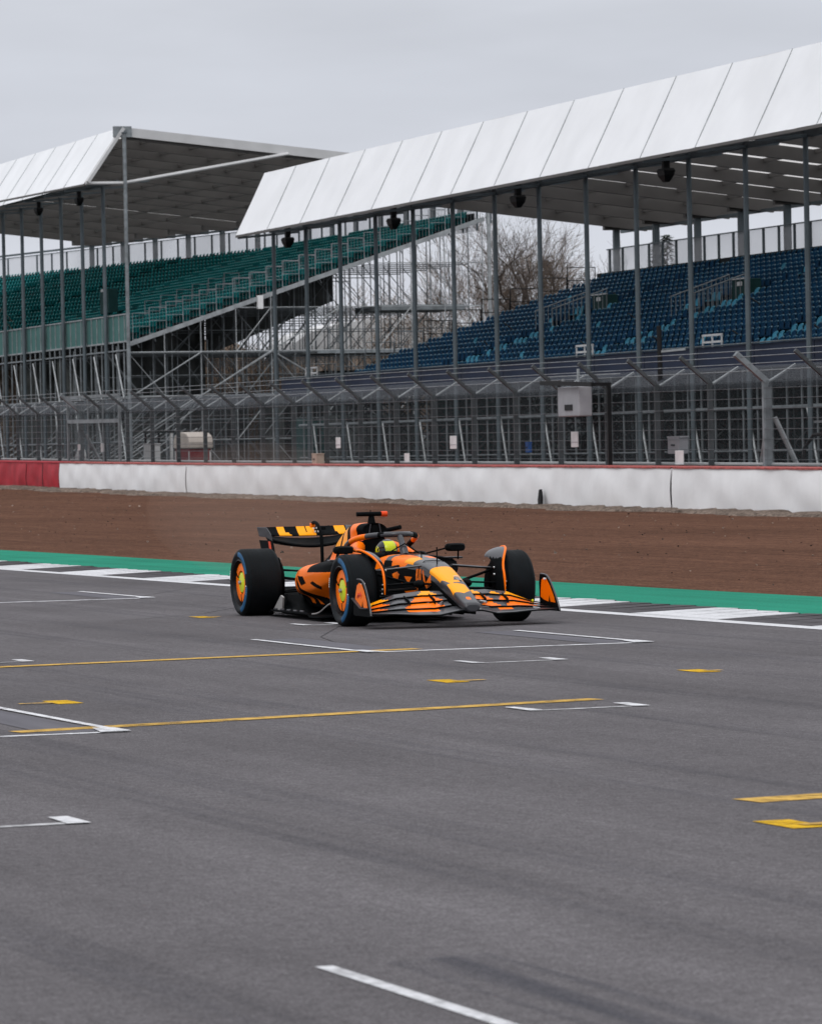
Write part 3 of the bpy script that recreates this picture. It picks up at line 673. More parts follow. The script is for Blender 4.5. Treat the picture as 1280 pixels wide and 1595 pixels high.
# stepped treads and seats
rows = 20; pitch = .70; rise = .238; n0 = 57.2; z0 = 4.36
b = MB(Sk)
for j in range(rows):
    ue = 187.3 if j > 4 else 184.5+j*.5
    b.box(((ue+104)/2, n0+pitch*(j+.5), z0+rise*j-.06), (ue-104, pitch, .12)); b.box(((ue+104)/2, n0+pitch*j, z0+rise*(j-.5)), (ue-104, .03, rise))
b.build('treads', M['tread'], right)
seats = []
aisles = [172.2, 155.8, 139.5, 123.2, 107]
voms = [(172.9, 66.0), (157.4, 66.0), (136, 66.0)]
for j in range(rows):
    u = 186.6 if j > 4 else 184+j*.5
    while u > 105:
        n = n0+pitch*j+.45; z = z0+rise*j
        ok = all(not (abs(u-a) < .5) for a in aisles)
        for (vu, vn) in voms:
            if abs(u-vu) < 1.2 and vn-2.7 < n < vn+.6: ok = False
        if ok:
            lt = 0
            for a in aisles:
                if .4 < a-u < 2.15 and j < 10 and random.random() < .75: lt = 1
            for (vu, vn) in voms:
                if 1.2 < abs(u-vu) < 2.6 and vn-2.2 < n < vn and random.random() < .5: lt = 1
            if random.random() < .008: lt = 1
            seats.append((u, n, z, lt))
        u -= .55
RZ = AS-math.pi/2    # seat local y points away from the track

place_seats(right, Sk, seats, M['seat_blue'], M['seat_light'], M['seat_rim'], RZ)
b = MB(Sk); b.box((146.5, n0+pitch*rows+.02, z0+rise*rows+.12), (82, .05, .9)); b.build('back_board', M['tread'], right)
# front board
for i in range(17):
    a, c = 189-5*i, 184-5*i
    b = MB(Sk); b.box(((a+c)/2, 56.45, 4.66), (4.96, .07, .82)); b.build('front_board', M['navy'], right, bevel=.01)
b = MB(Sk); b.tube([(189, 56.35, 5.1), (104, 56.35, 5.1)], .03, 5); b.build('front_rail', M['post_paint'], right)
for (vu, vn) in voms:
    p = part_empty('entrance', right)
    b = MB(Sk); b.box((vu, vn, 7.5), (1.9, .45, 1.35)); b.build('entrance_box', M['dark_green'], p, bevel=.03)
    b = MB(Sk); b.box((vu, vn-.26, 8.2), (1.9, .05, .05)); b.box((vu+.1, vn-.25, 8.0), (.5, .02, .16)); b.build('entrance_sign', M['gable'], p)
    b = MB(Sk)
    zf = lambda n: 4.36+(n-57.2)*.34
    for sx in (-1.0, 1.0):
        for q in range(14): 
            nq = vn-.3-.19*q; b.tube([(vu+sx, nq, zf(nq)), (vu+sx, nq, zf(nq)+1.15)], .018, 4)
        b.tube([(vu+sx, vn-.3, zf(vn-.3)+1.15), (vu+sx, vn-2.8, zf(vn-2.8)+1.15)], .024, 4)
    b.build('entrance_railing', M['galv'], p)
# guard rails stepping up the open end
for j in range(0, rows, 2):
    n = n0+pitch*j; z = z0+rise*j; ue = 187.6
    b = MB(Sk); b.tube([(ue, n, z), (ue, n, z+1.35), (ue, n+1.35, z+1.35), (ue, n+1.35, z+.3)], .03, 5); b.tube([(ue, n, z+.75), (ue, n+1.35, z+.75)], .02, 4)
    for q in range(4 if j < 9 else 0): b.tube([(ue, n+.3*q+.3, z+.1), (ue, n+.3*q+.3, z+1.35)], .014, 4)
    b.build('end_railing', M['black'] if j > 6 else M['galv'], right)
for u, nn in ((139.3, 57.1), (151.8, 57.1), (186.5, 57.1)):
    b = MB(Sk)
    for zz in (5.28, 5.52): b.beam((u-.9, nn, zz), (u+.9, nn, zz), .05, .07)
    for q in (-.85, 0, .85): b.beam((u+q, nn, 5.0), (u+q, nn, 5.55), .05, .05, (0, 1, 0))
    b.build('barrier_rail', M['gable'], right)
# scaffold below
hf = lambda n: 4.15+(n-57)*.335
for i, u in enumerate(np.arange(187.5, 104, -2.5)):
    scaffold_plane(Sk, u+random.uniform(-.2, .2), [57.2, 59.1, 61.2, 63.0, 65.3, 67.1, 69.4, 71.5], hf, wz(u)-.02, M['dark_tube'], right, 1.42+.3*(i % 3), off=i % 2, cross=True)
b = MB(Sk)
for u in np.arange(188, 104, -1.25): b.tube([(u, 57.15, 0), (u, 57.15, 4.3)], .04, 5)
b.tube([(188.5, 57.1, 2.95), (104, 57.1, 2.95)], .06, 6); b.tube([(188.5, 57.1, 1.5), (104, 57.1, 1.5)], .03, 5); b.build('front_standards', M['galv'], right)
for i, u in enumerate(np.arange(186, 106, -5)):
    b = MB(Sk); b.tube([(u, 57.0, 2.9), (u-1.35, 56.9, .2)], .045, 6); b.build('raking_shore', M['galv_light'], right)
for i in range(16):
    u = 184-5*i
    b = MB(Sk); b.box((u-1.2, 66+1.5*(i % 3), 1.7), (3.2, .06, 3.2)); b.build('hanging_sheet', M['dark_green'] if i % 3 == 0 else M['grey_sheet'], right)
for (u, n0_, n1_, hh_) in ((189.2, 58.5, 63, 3.4), (190, 64, 68, 4.6), (191, 68.4, 73, 5.2), (194, 60, 72, 2.2)):
    b = MB(Sk); b.box((u, (n0_+n1_)/2, hh_/2), (.06, n1_-n0_, hh_)); b.build('backdrop_sheet', M['grey_sheet'] if n0_ != 64 else M['dark_green'], right)
b = MB(Sk); b.box((146, 71.9, 4.3), (84, .05, 8.6)); b.build('rear_cladding', M['grey_sheet'], right)

# --- green stand on the left, bending towards the track beyond u = 277
def Lk(u, n, z=0): return Sk(u, n-(.2035*(u-277) if u > 277 else 0), z)
left = empty('grandstand', Sk(262, 70, 0), 'taller covered grandstand with green seats, seen past its open scaffolded end', 'grandstand', 'covered grandstands behind the debris fence')
LOW, RID, REA = (58.9, 16.85), (61.0, 19.95), (84.0, 17.5)
fr_l = [234.6+5*k for k in range(0, 15)]
roof(left, Lk, LOW, RID, REA, fr_l)
b = MB(Lk)
b.beam((234.35, LOW[0]+.1, LOW[1]+.05), (234.35, RID[0]+.1, RID[1]-.05), .18, .55, (1, 0, 0)); b.build('gable_fascia_beam', M['gable'], left)
b = MB(Lk); b.beam((234.35, RID[0]-.1, RID[1]-.22), (234.35, REA[0], REA[1]-.22), .18, .5); b.build('gable_roof_beam', M['gable'], left)
b = MB(Lk); b.box((234.3, RID[0]+.05, RID[1]-.25), (.28, 1.0, .6)); b.build('gable_joint_plate', M['galv'], left)
b = MB(Lk); b.tube([(234.3, LOW[0], LOW[1]), (234.2, 61.0, 16.85), (234.2, 70.6, 18.5)], .10, 7); b.build('gable_tie', M['gable'], left)
for k in range(15):
    u = 233.7+5*k
    top = 19.6 if k == 0 else 16.9
    b = MB(Lk); b.tube([(u, 61, .3), (u, 61, top)], .11, 8); p = b.build('front_post', M['galv'] if k == 0 else M['post_paint'], left)
    b = MB(Lk); b.box((u, 61, top), (.28, .28, .06)); b.build('head_plate', M['post_paint'], p)
    b = MB(Lk); b.beam((u+1, 82.6, 14.6), (u+1, 82.6, 17.4), .26, .26, (0, 1, 0)); b.build('rear_post', M['post_paint'], left)
    b = MB(Lk); b.box((u+1, 82.6, 17.15), (.35, 2.8, .5)); b.build('rafter_haunch', M['rafter'], left)
b = MB(Lk)
for u in np.arange(235, 348, 5): b.beam((u, 83.4, 16.95), (u+5, 83.4, 16.95), .1, .14)
b.build('rear_eaves_beam', M['post_paint'], left)
b = MB(Lk)
for u in np.arange(235, 350, 2.5): b.beam((u, 82, 14.2), (u, 82, 16.6), .08, .10, (0, 1, 0))
for u in np.arange(235, 348, 5): b.beam((u, 82, 16.6), (u+5, 82, 16.6), .06, .05)
b.build('windbreak_posts', M['post_paint'], left)
b = MB(Lk); b.grid(np.array([[(u, 82.05, 14.2) for u in np.arange(235, 350, 4)], [(u, 82.05, 16.58) for u in np.arange(235, 350, 4)]])); b.build('windbreak', M['scrim'], left)
rows = 21; pitch = .97; rise = .318; n0 = 61.5; z0 = 8.2
b = MB(Lk)
for j in range(rows):
    for ua in np.arange(235, 348, 6):
        b.add([(ua, n0+pitch*j, z0+rise*j), (ua+6, n0+pitch*j, z0+rise*j), (ua+6, n0+pitch*(j+1), z0+rise*j), (ua, n0+pitch*(j+1), z0+rise*j)], [(0, 1, 2, 3)])
        b.add([(ua, n0+pitch*j, z0+rise*(j-1)), (ua+6, n0+pitch*j, z0+rise*(j-1)), (ua+6, n0+pitch*j, z0+rise*j), (ua, n0+pitch*j, z0+rise*j)], [(0, 1, 2, 3)])
b.build('treads', M['tread'], left)
seats = []
for j in range(rows):
    u = 235.9
    while u < 350:
        ok = all(abs(u-a) > .7 for a in (246.5, 259, 273, 288, 304, 320, 336)) and not (abs(u-262) < 1.6 and 3 < j < 7)
        if ok: seats.append((u, n0+pitch*j+.5, z0+rise*j, 0))
        u += .5
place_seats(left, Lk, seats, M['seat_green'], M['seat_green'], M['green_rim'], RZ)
b = MB(Lk); b.grid(np.array([[(u, n0+pitch*rows+.05, z) for u in np.arange(235.2, 350, 4)] for z in (z0+rise*(rows-1), z0+rise*(rows-1)+.66)])); b.build('back_board', M['tread'], left)
for k in range(15):
    a, c = 234.6+5*k, 239.6+5*k
    b = MB(Lk); b.box(((a+c)/2, 61.25, 8.85), (4.97, .07, 1.5)); p = b.build('front_board', M['green_board'], left, bevel=.01)
    b = MB(Lk)
    for q in range(4): b.beam((a+.6+q*1.25, 61.19, 8.1), (a+.6+q*1.25, 61.19, 9.6), .05, .05, (0, 1, 0))
    b.beam((a, 61.19, 9.62), (c, 61.19, 9.62), .07, .07); b.beam((a, 61.19, 8.1), (c, 61.19, 8.1), .09, .09); b.build('board_ribs', M['galv_light'], p)
# raking stringer and guard rails on the open end
b = MB(Lk); b.beam((234.4, 61.2, 7.92), (234.4, 82.2, 14.85), .12, .24); b.build('stringer', M['galv_light'], left)
for j in range(rows):
    n = n0+pitch*j; z = z0+rise*j
    b = MB(Lk); u = 234.6
    b.tube([(u, n, z-.1), (u, n, z+1.45), (u, n+.97, z+1.45)], .03, 5); b.tube([(u, n, z), (u, n+.97, z)], .025, 5); b.tube([(u, n, z+.72), (u, n+.97, z+.72)], .018, 4)
    for q in range(1, 5): b.tube([(u, n+q*.195, z), (u, n+q*.195, z+1.45)], .008, 4)
    b.tube([(u, n+.1, z), (u, n+.35, z-.45)], .03, 4)
    b.build('end_railing', M['galv'], left)
for (ub, jj) in ((237.6, range(7, 16)), (246.5, range(4, 10))):
    for j in jj:
        n = n0+pitch*j; z = z0+rise*j
        b = MB(Lk); b.tube([(ub, n, z), (ub, n, z+1.3), (ub, n+.9, z+1.3), (ub, n+.9, z)], .028, 5); b.tube([(ub, n, z+.7), (ub, n+.9, z+.7)], .018, 4); b.build('aisle_railing', M['galv'], left)
p = part_empty('entrance', left)
b = MB(Lk); b.box((262, 67.2, 11.3), (2.2, .6, 1.5)); b.build('entrance_box', M['dark_green'], p, bevel=.03)
b = MB(Lk); b.box((262, 66.85, 12.0), (1.0, .05, .16)); b.build('entrance_sign', M['gable'], p)
b = MB(Lk); b.box((234.3, 68.8, 10.2), (.3, .3, .75)); b.build('white_marker_post', M['white'], left)
hfl = lambda n: 7.9+(n-61.2)*.33
NS = [61.1, 63.2, 65.3, 67.35, 69.4, 71.5, 73.5, 75.6, 77.7, 79.7, 82]
for i, u in enumerate([234.2, 236.7, 239.2, 241.7, 244.2, 246.7, 249.2, 254.2, 259.2, 264.2, 269.2, 274.2]):
    scaffold_plane(Sk, u, NS, hfl, .1, M['galv'] if i else M['galv_light'], left, 2.45, off=i % 2)
b = MB(Sk)
for (n1, za, n2, zb) in ((69.3, 7.45, 73.5, 9.9), (69.3, 7.45, 65.2, 5.0), (65.2, 5.0, 69.4, 7.45), (61.2, 5.0, 65.3, 7.45), (69.4, 7.45, 73.6, 5.0), (77.7, 7.45, 73.6, 5.0), (73.5, 5, 77.6, 2.5), (61.1, 2.5, 65.3, 5)):
    b.tube([(234.05, n1, za), (234.05, n2, zb)], .04, 5)
b.tube([(234.1, 61, 7.45), (234.1, 79, 7.45)], .05, 5); b.tube([(234.1, 61, 5.0), (234.1, 72, 5.0)], .05, 5); b.build('gable_bracing', M['galv_light'], left)
b = MB(Sk)
for u in np.arange(234, 276, 1.25): b.tube([(u, 61.15, .2), (u, 61.15, 8.1)], .045, 5)
for z in (2.5, 5.0, 7.6): b.tube([(234, 61.1, z), (276, 61.1, z)], .05, 6)
b.build('front_standards', M['galv'], left)
for u in np.arange(236.5, 276, 5):
    b = MB(Sk); b.tube([(u, 61, 7.4), (u-1.6, 61, 4.95)], .05, 6); b.tube([(u-.2, 61, 4.9), (u-2.6, 60.9, .6)], .05, 6); b.build('raking_shore', M['galv_light'], left)
for uu_ in (236.2, 241):
    b = MB(Sk)
    for n in np.arange(62.1, 81, 1.03):
        if random.random() < .5: b.tube([(uu_, n, .2), (uu_, n, hfl(n)-random.uniform(.1, 2.5))], .028, 4)
    for q in range(16):
        n = random.uniform(61.5, 78); z = random.choice((.3, 2.5, 5.0, 7.45, 9.9)); d_ = random.choice((-2.1, 2.1))
        if hfl(max(n, n+d_)) > z+1.5: b.tube([(uu_, n, z), (uu_, n+d_, min(z+2.45, hfl(n+d_)-.1))], .03, 4)
    for z in (1.2, 3.7, 6.2, 8.7): 
        n2 = 61.3+max(0, (z-7.9)/.33)
        b.tube([(uu_, n2, z), (uu_, 81, z)], .026, 4)
    b.build('scaffold_infill', M['galv'], left)
# diagonal braces seen in ranks under the stand
b = MB(Sk)
for u in np.arange(236, 276, 2.5):
    b.tube([(u, 61.3, 1.6), (u, 66.5, 5.0)], .04, 4); b.tube([(u, 61.3, .6), (u, 65.5, 3.2)], .04, 4)
b.build('rank_braces', M['galv_light'], left)
for i, (u, n, w, hgt) in enumerate(((240, 71, 5, 4.8), (246, 69, 6, 4), (252, 72, 7, 5), (260, 70, 8, 5), (270, 72, 9, 6))):
    b = MB(Sk); b.box((u, n, .4+hgt/2), (w, .08, hgt)); b.build('hanging_sheet', M['dim_sheet'], left)
b = MB(Lk); b.grid(np.array([[(u, 82.3, .3) for u in np.arange(291, 400, 4)], [(u, 82.3, 14.2) for u in np.arange(291, 400, 4)]])); b.build('rear_cladding', M['tarp'], left)
for (u, n0_, n1_) in ((252, 61.4, 70.5), (262, 61.4, 67), (246, 64, 68.2)):
    b = MB(Sk); b.add([(u, n0_, .3), (u, n1_, .3), (u, n1_, hfl(n1_)-.6), (u, n0_, hfl(n0_)-.6)], [(0, 1, 2, 3)]); b.build('backdrop_sheet', M['dim_sheet'], left)  # added dim backdrops that darken the view under the seats
b = MB(Sk); b.add([(250, 70, 7.6), (250, 78, 10.8), (250, 78, 12.9), (250, 70, 10.3)], [(0, 1, 2, 3)]); b.build('backdrop_sheet', M['dim_sheet'], left)  # added sheet, its dim colour supplies the shade below the stringer
# decks slung between the scaffold lifts at the rear of the end bay
b = MB(Sk); b.box((236.5, 76.5, 7.35), (5, 9, .12)); b.box((237, 78.5, 9.85), (5, 5, .3)); b.build('access_deck', M['galv'], left)
b = MB(Sk); b.tube([(234.2, 82.4, .3), (234.2, 82.4, 16.6)], .11, 8); b.build('rear_corner_mast', M['galv_light'], left)

# loudspeakers hung under the eaves
def speaker(T, u, n, z, label):
    root = empty('loudspeaker', T(u, n, z), label, 'loudspeaker', 'black loudspeakers under the grandstand eaves')
    b = MB(T); b.box((u, n, z+.42), (.24, .22, .5)); b.build('bracket', M['black'], root, bevel=.02)
    b = MB(T)
    ring = lambda w, d, zz: [(u-w, n-d, zz), (u+w, n-d, zz), (u+w, n+d, zz), (u-w, n+d, zz)]
    rs = [ring(.30, .17, z+.22), ring(.35, .21, z+.14), ring(.31, .18, z-.02), ring(.12, .08, z-.24)]
    b.grid(np.array(rs), True); b.add(rs[0], [(3, 2, 1, 0)]); b.add(rs[-1], [(0, 1, 2, 3)]); b.build('horn', M['black'], root)
for u, l in ((138.8, 'black loudspeaker under the right stand eaves, nearest the camera'), (153.8, 'black loudspeaker under the right stand eaves, left of the bare oak'), (168.8, 'black loudspeaker under the right stand eaves, in front of the green seats'), (183.8, 'black loudspeaker tucked under the left end of the right stand eaves')):
    speaker(Sk, u, 55.3, 11.0, l)
speaker(Lk, 240.3, 60.0, 16.2, 'black loudspeaker under the left stand eaves, nearest the gable')
speaker(Lk, 250.1, 60.0, 16.2, 'black loudspeaker under the left stand eaves, second from the gable')

# ---------------------------------------------------------------- trees, far woodland, hospitality units
def at_d(px, D, z=0): # a point on the ground D metres away in the direction of picture column px
    a = (px-640)/F_PX; return np.array([a*D, D, z])
def bare_tree(px, D, H, label, seed, spread=1.0, r0=.28, name='bare_tree', lean=0, depth=6):
    g = random.Random(seed); base = at_d(px, D, .1)
    root = empty(name, base, label, 'tree', 'bare trees behind the grandstands')
    bt, bc = MB(), MB()
    def grow(p, d, L, r, lev):
        n = 4; pts = [p]; rs = [r]; q = p.copy(); dd = d.copy()
        for i in range(n):
            dd = dd+np.array([g.gauss(0, .25), g.gauss(0, .2), g.gauss(.02, .16)])*(1 if spread > .7 else .5); dd /= np.linalg.norm(dd)
            q = q+dd*L/n; pts.append(q.copy()); rs.append(r*(1-.42*(i+1)/n))
        (bt if lev < 2 else bc).tube(pts, rs, 6 if lev < 2 else (4 if lev < 4 else 3), cap=False)
        if lev >= depth: return
        k = g.choice((2, 3)) if lev else 4
        for i in range(k+1):
            s = g.choice((2, 3, 4)) if i else 4
            ang = g.uniform(0, 6.28); sp = g.uniform(.45, .95)*spread*(0.5 if i == 0 else 1)
            x = np.cross(dd, np.array([.3, .5, 1.])); x /= np.linalg.norm(x)+1e-9; y = np.cross(dd, x)
            nd = dd*math.cos(sp)+(x*math.cos(ang)+y*math.sin(ang))*math.sin(sp); nd[2] += .12; nd /= np.linalg.norm(nd)
            grow(pts[s], nd, L*g.uniform(.6, .82), max(.009, rs[s]*(.8 if i == 0 else .66)), lev+1)
    grow(base.copy(), np.array([lean, 0, 1.]), H*.40, r0, 0)
    bt.build('trunk', M['bark'], root); bc.build('crown', M['bark'] if spread > .9 else M['twig'], root)
bare_tree(882, 250, 13.5, 'spreading bare oak with crooked boughs in the gap beside the blue seats', 11, 1.15, .55)
bare_tree(818, 262, 12.5, 'broad bare oak with pale sky through it, left of the crooked oak', 23, 1.1, .42)
bare_tree(946, 258, 12, 'bare tree partly hidden by the rear corner of the blue stand', 5, 1.1, .42)
bare_tree(762, 285, 15.5, 'slender pale bare tree beside the tall scaffold mast', 8, .55, .16, lean=.12)
bare_tree(715, 290, 14, 'slender bare tree behind the scaffold under the top seats', 31, .6, .16, lean=.1)
bare_tree(660, 292, 12.5, 'low bare tree deep behind the scaffold, over the pale tents', 41, .8, .18)
def conifer(px, D, H, label, seed):
    g = random.Random(seed); base = at_d(px, D, .1); root = empty('conifer', base, label, 'tree', 'dark conifers behind the grandstands')
    b = MB(); b.tube([base, base+np.array([0, 0, H])], [.2, .03], 6); b.build('trunk', M['bark'], root)
    b = MB()
    for i in range(1500):
        t = g.random()**.8; z = H*(.12+.88*t); rr_ = (1-t)*H*.2*g.uniform(.3, 1.05)+.1; a = g.uniform(0, 6.28)
        c = base+np.array([rr_*math.cos(a), rr_*math.sin(a), z-rr_*.25]); L = g.uniform(.25, .6)
        d = np.array([math.cos(a), math.sin(a), g.uniform(-.5, .2)]); s = np.array([-math.sin(a), math.cos(a), g.uniform(-.3, .3)])*L*.3
        b.add([c-s, c+s, c+d*L], [(0, 1, 2)])
    b.build('crown', M['needles'], root)
conifer(858, 300, 14.5, 'dark conifer standing behind the crooked oak', 1); conifer(800, 305, 12.8, 'dark conifer between the bare oak and the scaffold mast', 2)
conifer(1030, 330, 17.2, 'tip of a conifer showing through the windbreak of the blue stand', 3); conifer(1046, 330, 17.6, 'second conifer tip beside the first, behind the windbreak', 4)
b = MB(); g = random.Random(9)
for layer, (D, hh, cnt) in enumerate(((282, 9.4, 2600), (300, 11.6, 2800), (320, 13.4, 3200))):
    for i in range(cnt):
        px = g.uniform(-120, 1330) if i % 3 else g.uniform(380, 780); p = at_d(px, D+g.uniform(-8, 8), 0)
        H = hh*(.80+.16*math.sin(px*.021+layer)+.1*math.sin(px*.053+layer*2))*g.uniform(.35, 1.06); w = g.uniform(.02, .06)
        ln = g.uniform(-.12, .12)
        z0_ = g.uniform(0, H*.7)
        b.add([p+np.array([-w+ln*z0_, 0, z0_]), p+np.array([w+ln*z0_, .05, z0_]), p+np.array([ln*H*1.1, 0, H])], [(0, 1, 2)])
        for q in range(4):
            zz = g.uniform(z0_, H); c = p+np.array([ln*zz, 0, zz]); sx = g.choice((-1, 1)); L = g.uniform(.4, 1.6)
            b.add([c, c+np.array([0, .03, .07]), c+np.array([sx*L*.6, g.uniform(-.3, .3), L*.8])], [(0, 1, 2)])
tag(b.build('woodland', M['twig']), 'brown leafless woodland far behind the grandstands', 'woodland', kind='stuff')
# brown undergrowth that closes the wood near the ground
b = MB(); us2 = np.linspace(-150, 1350, 240)
P = np.array([[at_d(px, 335+.8*i, z*(1+.08*math.sin(px*.023+i*.3)+.05*math.sin(px*.051+2))) for px in us2] for i, z in enumerate((0, 3.5, 6.5, 8.6, 10.2))])
b.grid(P); tag(b.build('undergrowth', M['twig']), 'brown undergrowth closing the foot of the woodland', 'undergrowth', kind='stuff')
# pale tent and dark containers behind the scaffolds
def tent(u, n, w, d, hgt, label):
    root = empty('hospitality_tent', Sk(u, n, .3), label, 'tent')
    b = MB(Sk); b.box((u, n, .3+hgt*.4), (w, d, hgt*.8)); b.build('walls', M['tan'], root)
    prof = [(-d/2-.3, hgt*.8)]+[(-d/2*math.cos(math.pi*i/12), .3+hgt*(.8+.2*math.sin(math.pi*i/12))) for i in range(13)]+[(d/2+.3, hgt*.8)]
    b = MB(Sk); b.prism(prof, lambda a, z, t: (t, n+a, z), u-w/2-.2, u+w/2+.2); b.build('roof', M['white_sheet'], root)
    b = MB(Sk); b.box((u-w/2-.03, n-d*.15, 1.9), (.05, d*.35, 3)); b.build('doorway', M['black'], root)
tent(290, 94, 6, 15, 10.6, 'long pale hospitality tent with a curved white roof behind the scaffold')
def container(u, n, w, d, hgt, m, label):
    root = empty('container', Sk(u, n, .2), label, 'container')
    b = MB(Sk); b.box((u, n, .2+hgt/2), (w, d, hgt)); b.build('body', M[m], root, bevel=.05)
    b = MB(Sk)
    for q in range(8): b.box((u-w/2-.02, n-d/2+d*(q+.5)/8, .2+hgt/2), (.04, d/22, hgt*.9))
    b.build('ribs', M['black'], root)
container(240, 75.5, 2.4, 3.2, 6.2, 'tarp', 'stacked dark container under the end of the green stand')
container(243, 72.6, 2.4, 2.0, 5.0, 'tarp', 'lower dark container beside the stacked one under the green stand')
container(231, 71, 3, 1.6, 2.4, 'dark_green', 'dark green container between the two stands')
container(196, 61, 2.4, 3.4, 3.1, 'dark_green', 'dark green container against the left end of the blue stand')

# ---------------------------------------------------------------- racing car (x forward, y left, z up; origin under the front axle)
CA = .3240
car = empty('racing_car', (.2019, 44.18, 0), 'orange and black camouflage open wheel racing car on blue banded wet tyres', 'racing car', rz=-(math.pi/2-CA), keep=True)
def sgn(side): return 'x'
def loft(sections, nx, ring=56, caps=True):
    """sections: (x, [(y,z) half profile from top centre to bottom centre, y >= 0]) or full closed rings"""
    xs = np.array([s[0] for s in sections]); Rg = []
    for x, hp in sections:
        hp = np.array(hp, float)
        full = np.vstack([hp, [(-y, z) for y, z in hp[::-1] if y > 1e-6]]) if abs(hp[0, 0]) < 1e-6 else hp
        c = np.vstack([full[-2:], full, full[:3]])
        # closed resample by arc length through a Catmull-Rom curve
        k = len(full); fine = []
        for i in range(k):
            a, b_, c_, d = full[(i-1) % k], full[i], full[(i+1) % k], full[(i+2) % k]
            for f in np.linspace(0, 1, 12, endpoint=False):
                # slackened tangents keep corners from overshooting
                m1, m2 = .35*(c_-a), .35*(d-b_)
                fine.append((2*f**3-3*f*f+1)*b_+(f**3-2*f*f+f)*m1+(-2*f**3+3*f*f)*c_+(f**3-f*f)*m2)
        fine = np.array(fine+[fine[0]]); L = np.r_[0, np.cumsum(np.hypot(*np.diff(fine, axis=0).T))]
        t = np.linspace(0, L[-1], ring, endpoint=False); Rg.append(np.stack([np.interp(t, L, fine[:, 0]), np.interp(t, L, fine[:, 1])], 1))
    Rg = cr_interp(np.array(Rg), nx); X = cr_interp(xs[:, None], nx)[:, 0]
    P = np.zeros((nx, ring, 3)); P[:, :, 0] = X[:, None]; P[:, :, 1:] = Rg
    b = MB(); b.grid(P, True)
    if caps:
        b.add(P[0], [tuple(range(ring))]); b.add(P[-1], [tuple(range(ring))[::-1]])
    return b
def inpoly(x, y, poly):
    r = False; n = len(poly); j = n-1
    for i in range(n):
        xi, yi = poly[i]; xj, yj = poly[j]
        if (yi > y) != (yj > y) and x < (xj-xi)*(y-yi)/(yj-yi)+xi: r = not r
        j = i
    return r
BODY = [M['papaya'], M['carbon'], M['charcoal'], M['papaya_lit'], M['redlamp']]
ORA, BLK, CHR, YOR, RED = range(5)

# nose and survival cell
def sec(x, wt, wm, wb, zb, zt, ch):
    return (x, [(0, zt), (wt*.6, zt-.002), (wt, zt-ch*.6), (min(wm, wt+.012+max(0, -x)*.2), zb+(zt-zb)*.55), (wb, zb+.015), (wb*.5, zb), (0, zb)])
S = [sec(1.235, .062, .07, .05, .165, .225, .02), sec(1.21, .074, .085, .065, .155, .25, .02), sec(1.12, .080, .092, .075, .165, .285, .025), sec(.95, .09, .105, .085, .19, .355, .03), sec(.7, .105, .125, .10, .22, .445, .035),
     sec(.45, .118, .145, .12, .25, .530, .04), sec(.2, .135, .165, .14, .27, .600, .05), sec(0, .15, .185, .155, .28, .640, .055), sec(-.25, .18, .215, .18, .27, .665, .06), sec(-.55, .215, .255, .21, .24, .685, .06),
     sec(-.85, .25, .30, .26, .20, .690, .06), sec(-1.1, .27, .33, .30, .16, .655, .05), sec(-1.5, .27, .35, .32, .12, .62, .05), sec(-2.0, .25, .36, .34, .10, .60, .05)]
b = loft(S, 520, 230)
sideO = [[(-.95, .53), (-.95, .68), (-.76, .68), (-.76, .54)], [(-.56, .55), (-.60, .70), (-.20, .70), (-.20, .62), (-.29, .56)], [(-.50, .45), (-.53, .50), (-.42, .525), (-.36, .50), (-.40, .455), (-.30, .41)],
         [(-.25, .48), (-.10, .475), (-.18, .405)], [(-.03, .39), (-.02, .56), (.10, .56), (.10, .39)], [(.12, .54), (.15, .56), (.22, .42), (.34, .51), (.36, .40), (.24, .36), (.16, .44)], [(-.30, .33), (.02, .38), (.02, .34), (-.26, .30)]]
def nose_paint(c, i):
    x, y, z = c; yy = abs(y)
    zt = float(np.interp(-x, [-1.21, -.95, -.7, -.45, -.2, 0, .25, .55, .85], [.25, .355, .445, .53, .60, .64, .665, .685, .69]))
    top = z > zt-.05
    if x < -1.02: return BLK if z > .5 else ORA
    if top:
        if .26+.5*max(0, .02-y)*.6 < x < .66-.25*math.sin(y*34)*.35 and y < .145: return YOR
        if .66 < x < .72 and -.02 < y < .05: return YOR
        if .74+.6*max(0, y) < x < 1.0-.5*abs(y+.01)*1.4 and -.10 < y < .075: return YOR
        if 1.085 < x < 1.145 and abs(y+.005) < .026-.25*abs(x-1.115): return ORA
        if -.62 < x < -.10 and yy > .02+.35*(x+.45)**2 and y < -.02: return YOR if x > -.3 else ORA
        if -.98 < x < -.74 and yy > .02: return ORA
        if -.40 < x < -.20 and y > .05: return ORA
        return CHR
    for q in sideO:
        if inpoly(x, z, q): return ORA
    if z > zt-.10 and x > -.25: return CHR
    return BLK
b.paint(nose_paint)
b.build('nose_and_chassis', BODY, car, True)
body = bpy.data.objects['nose_and_chassis']
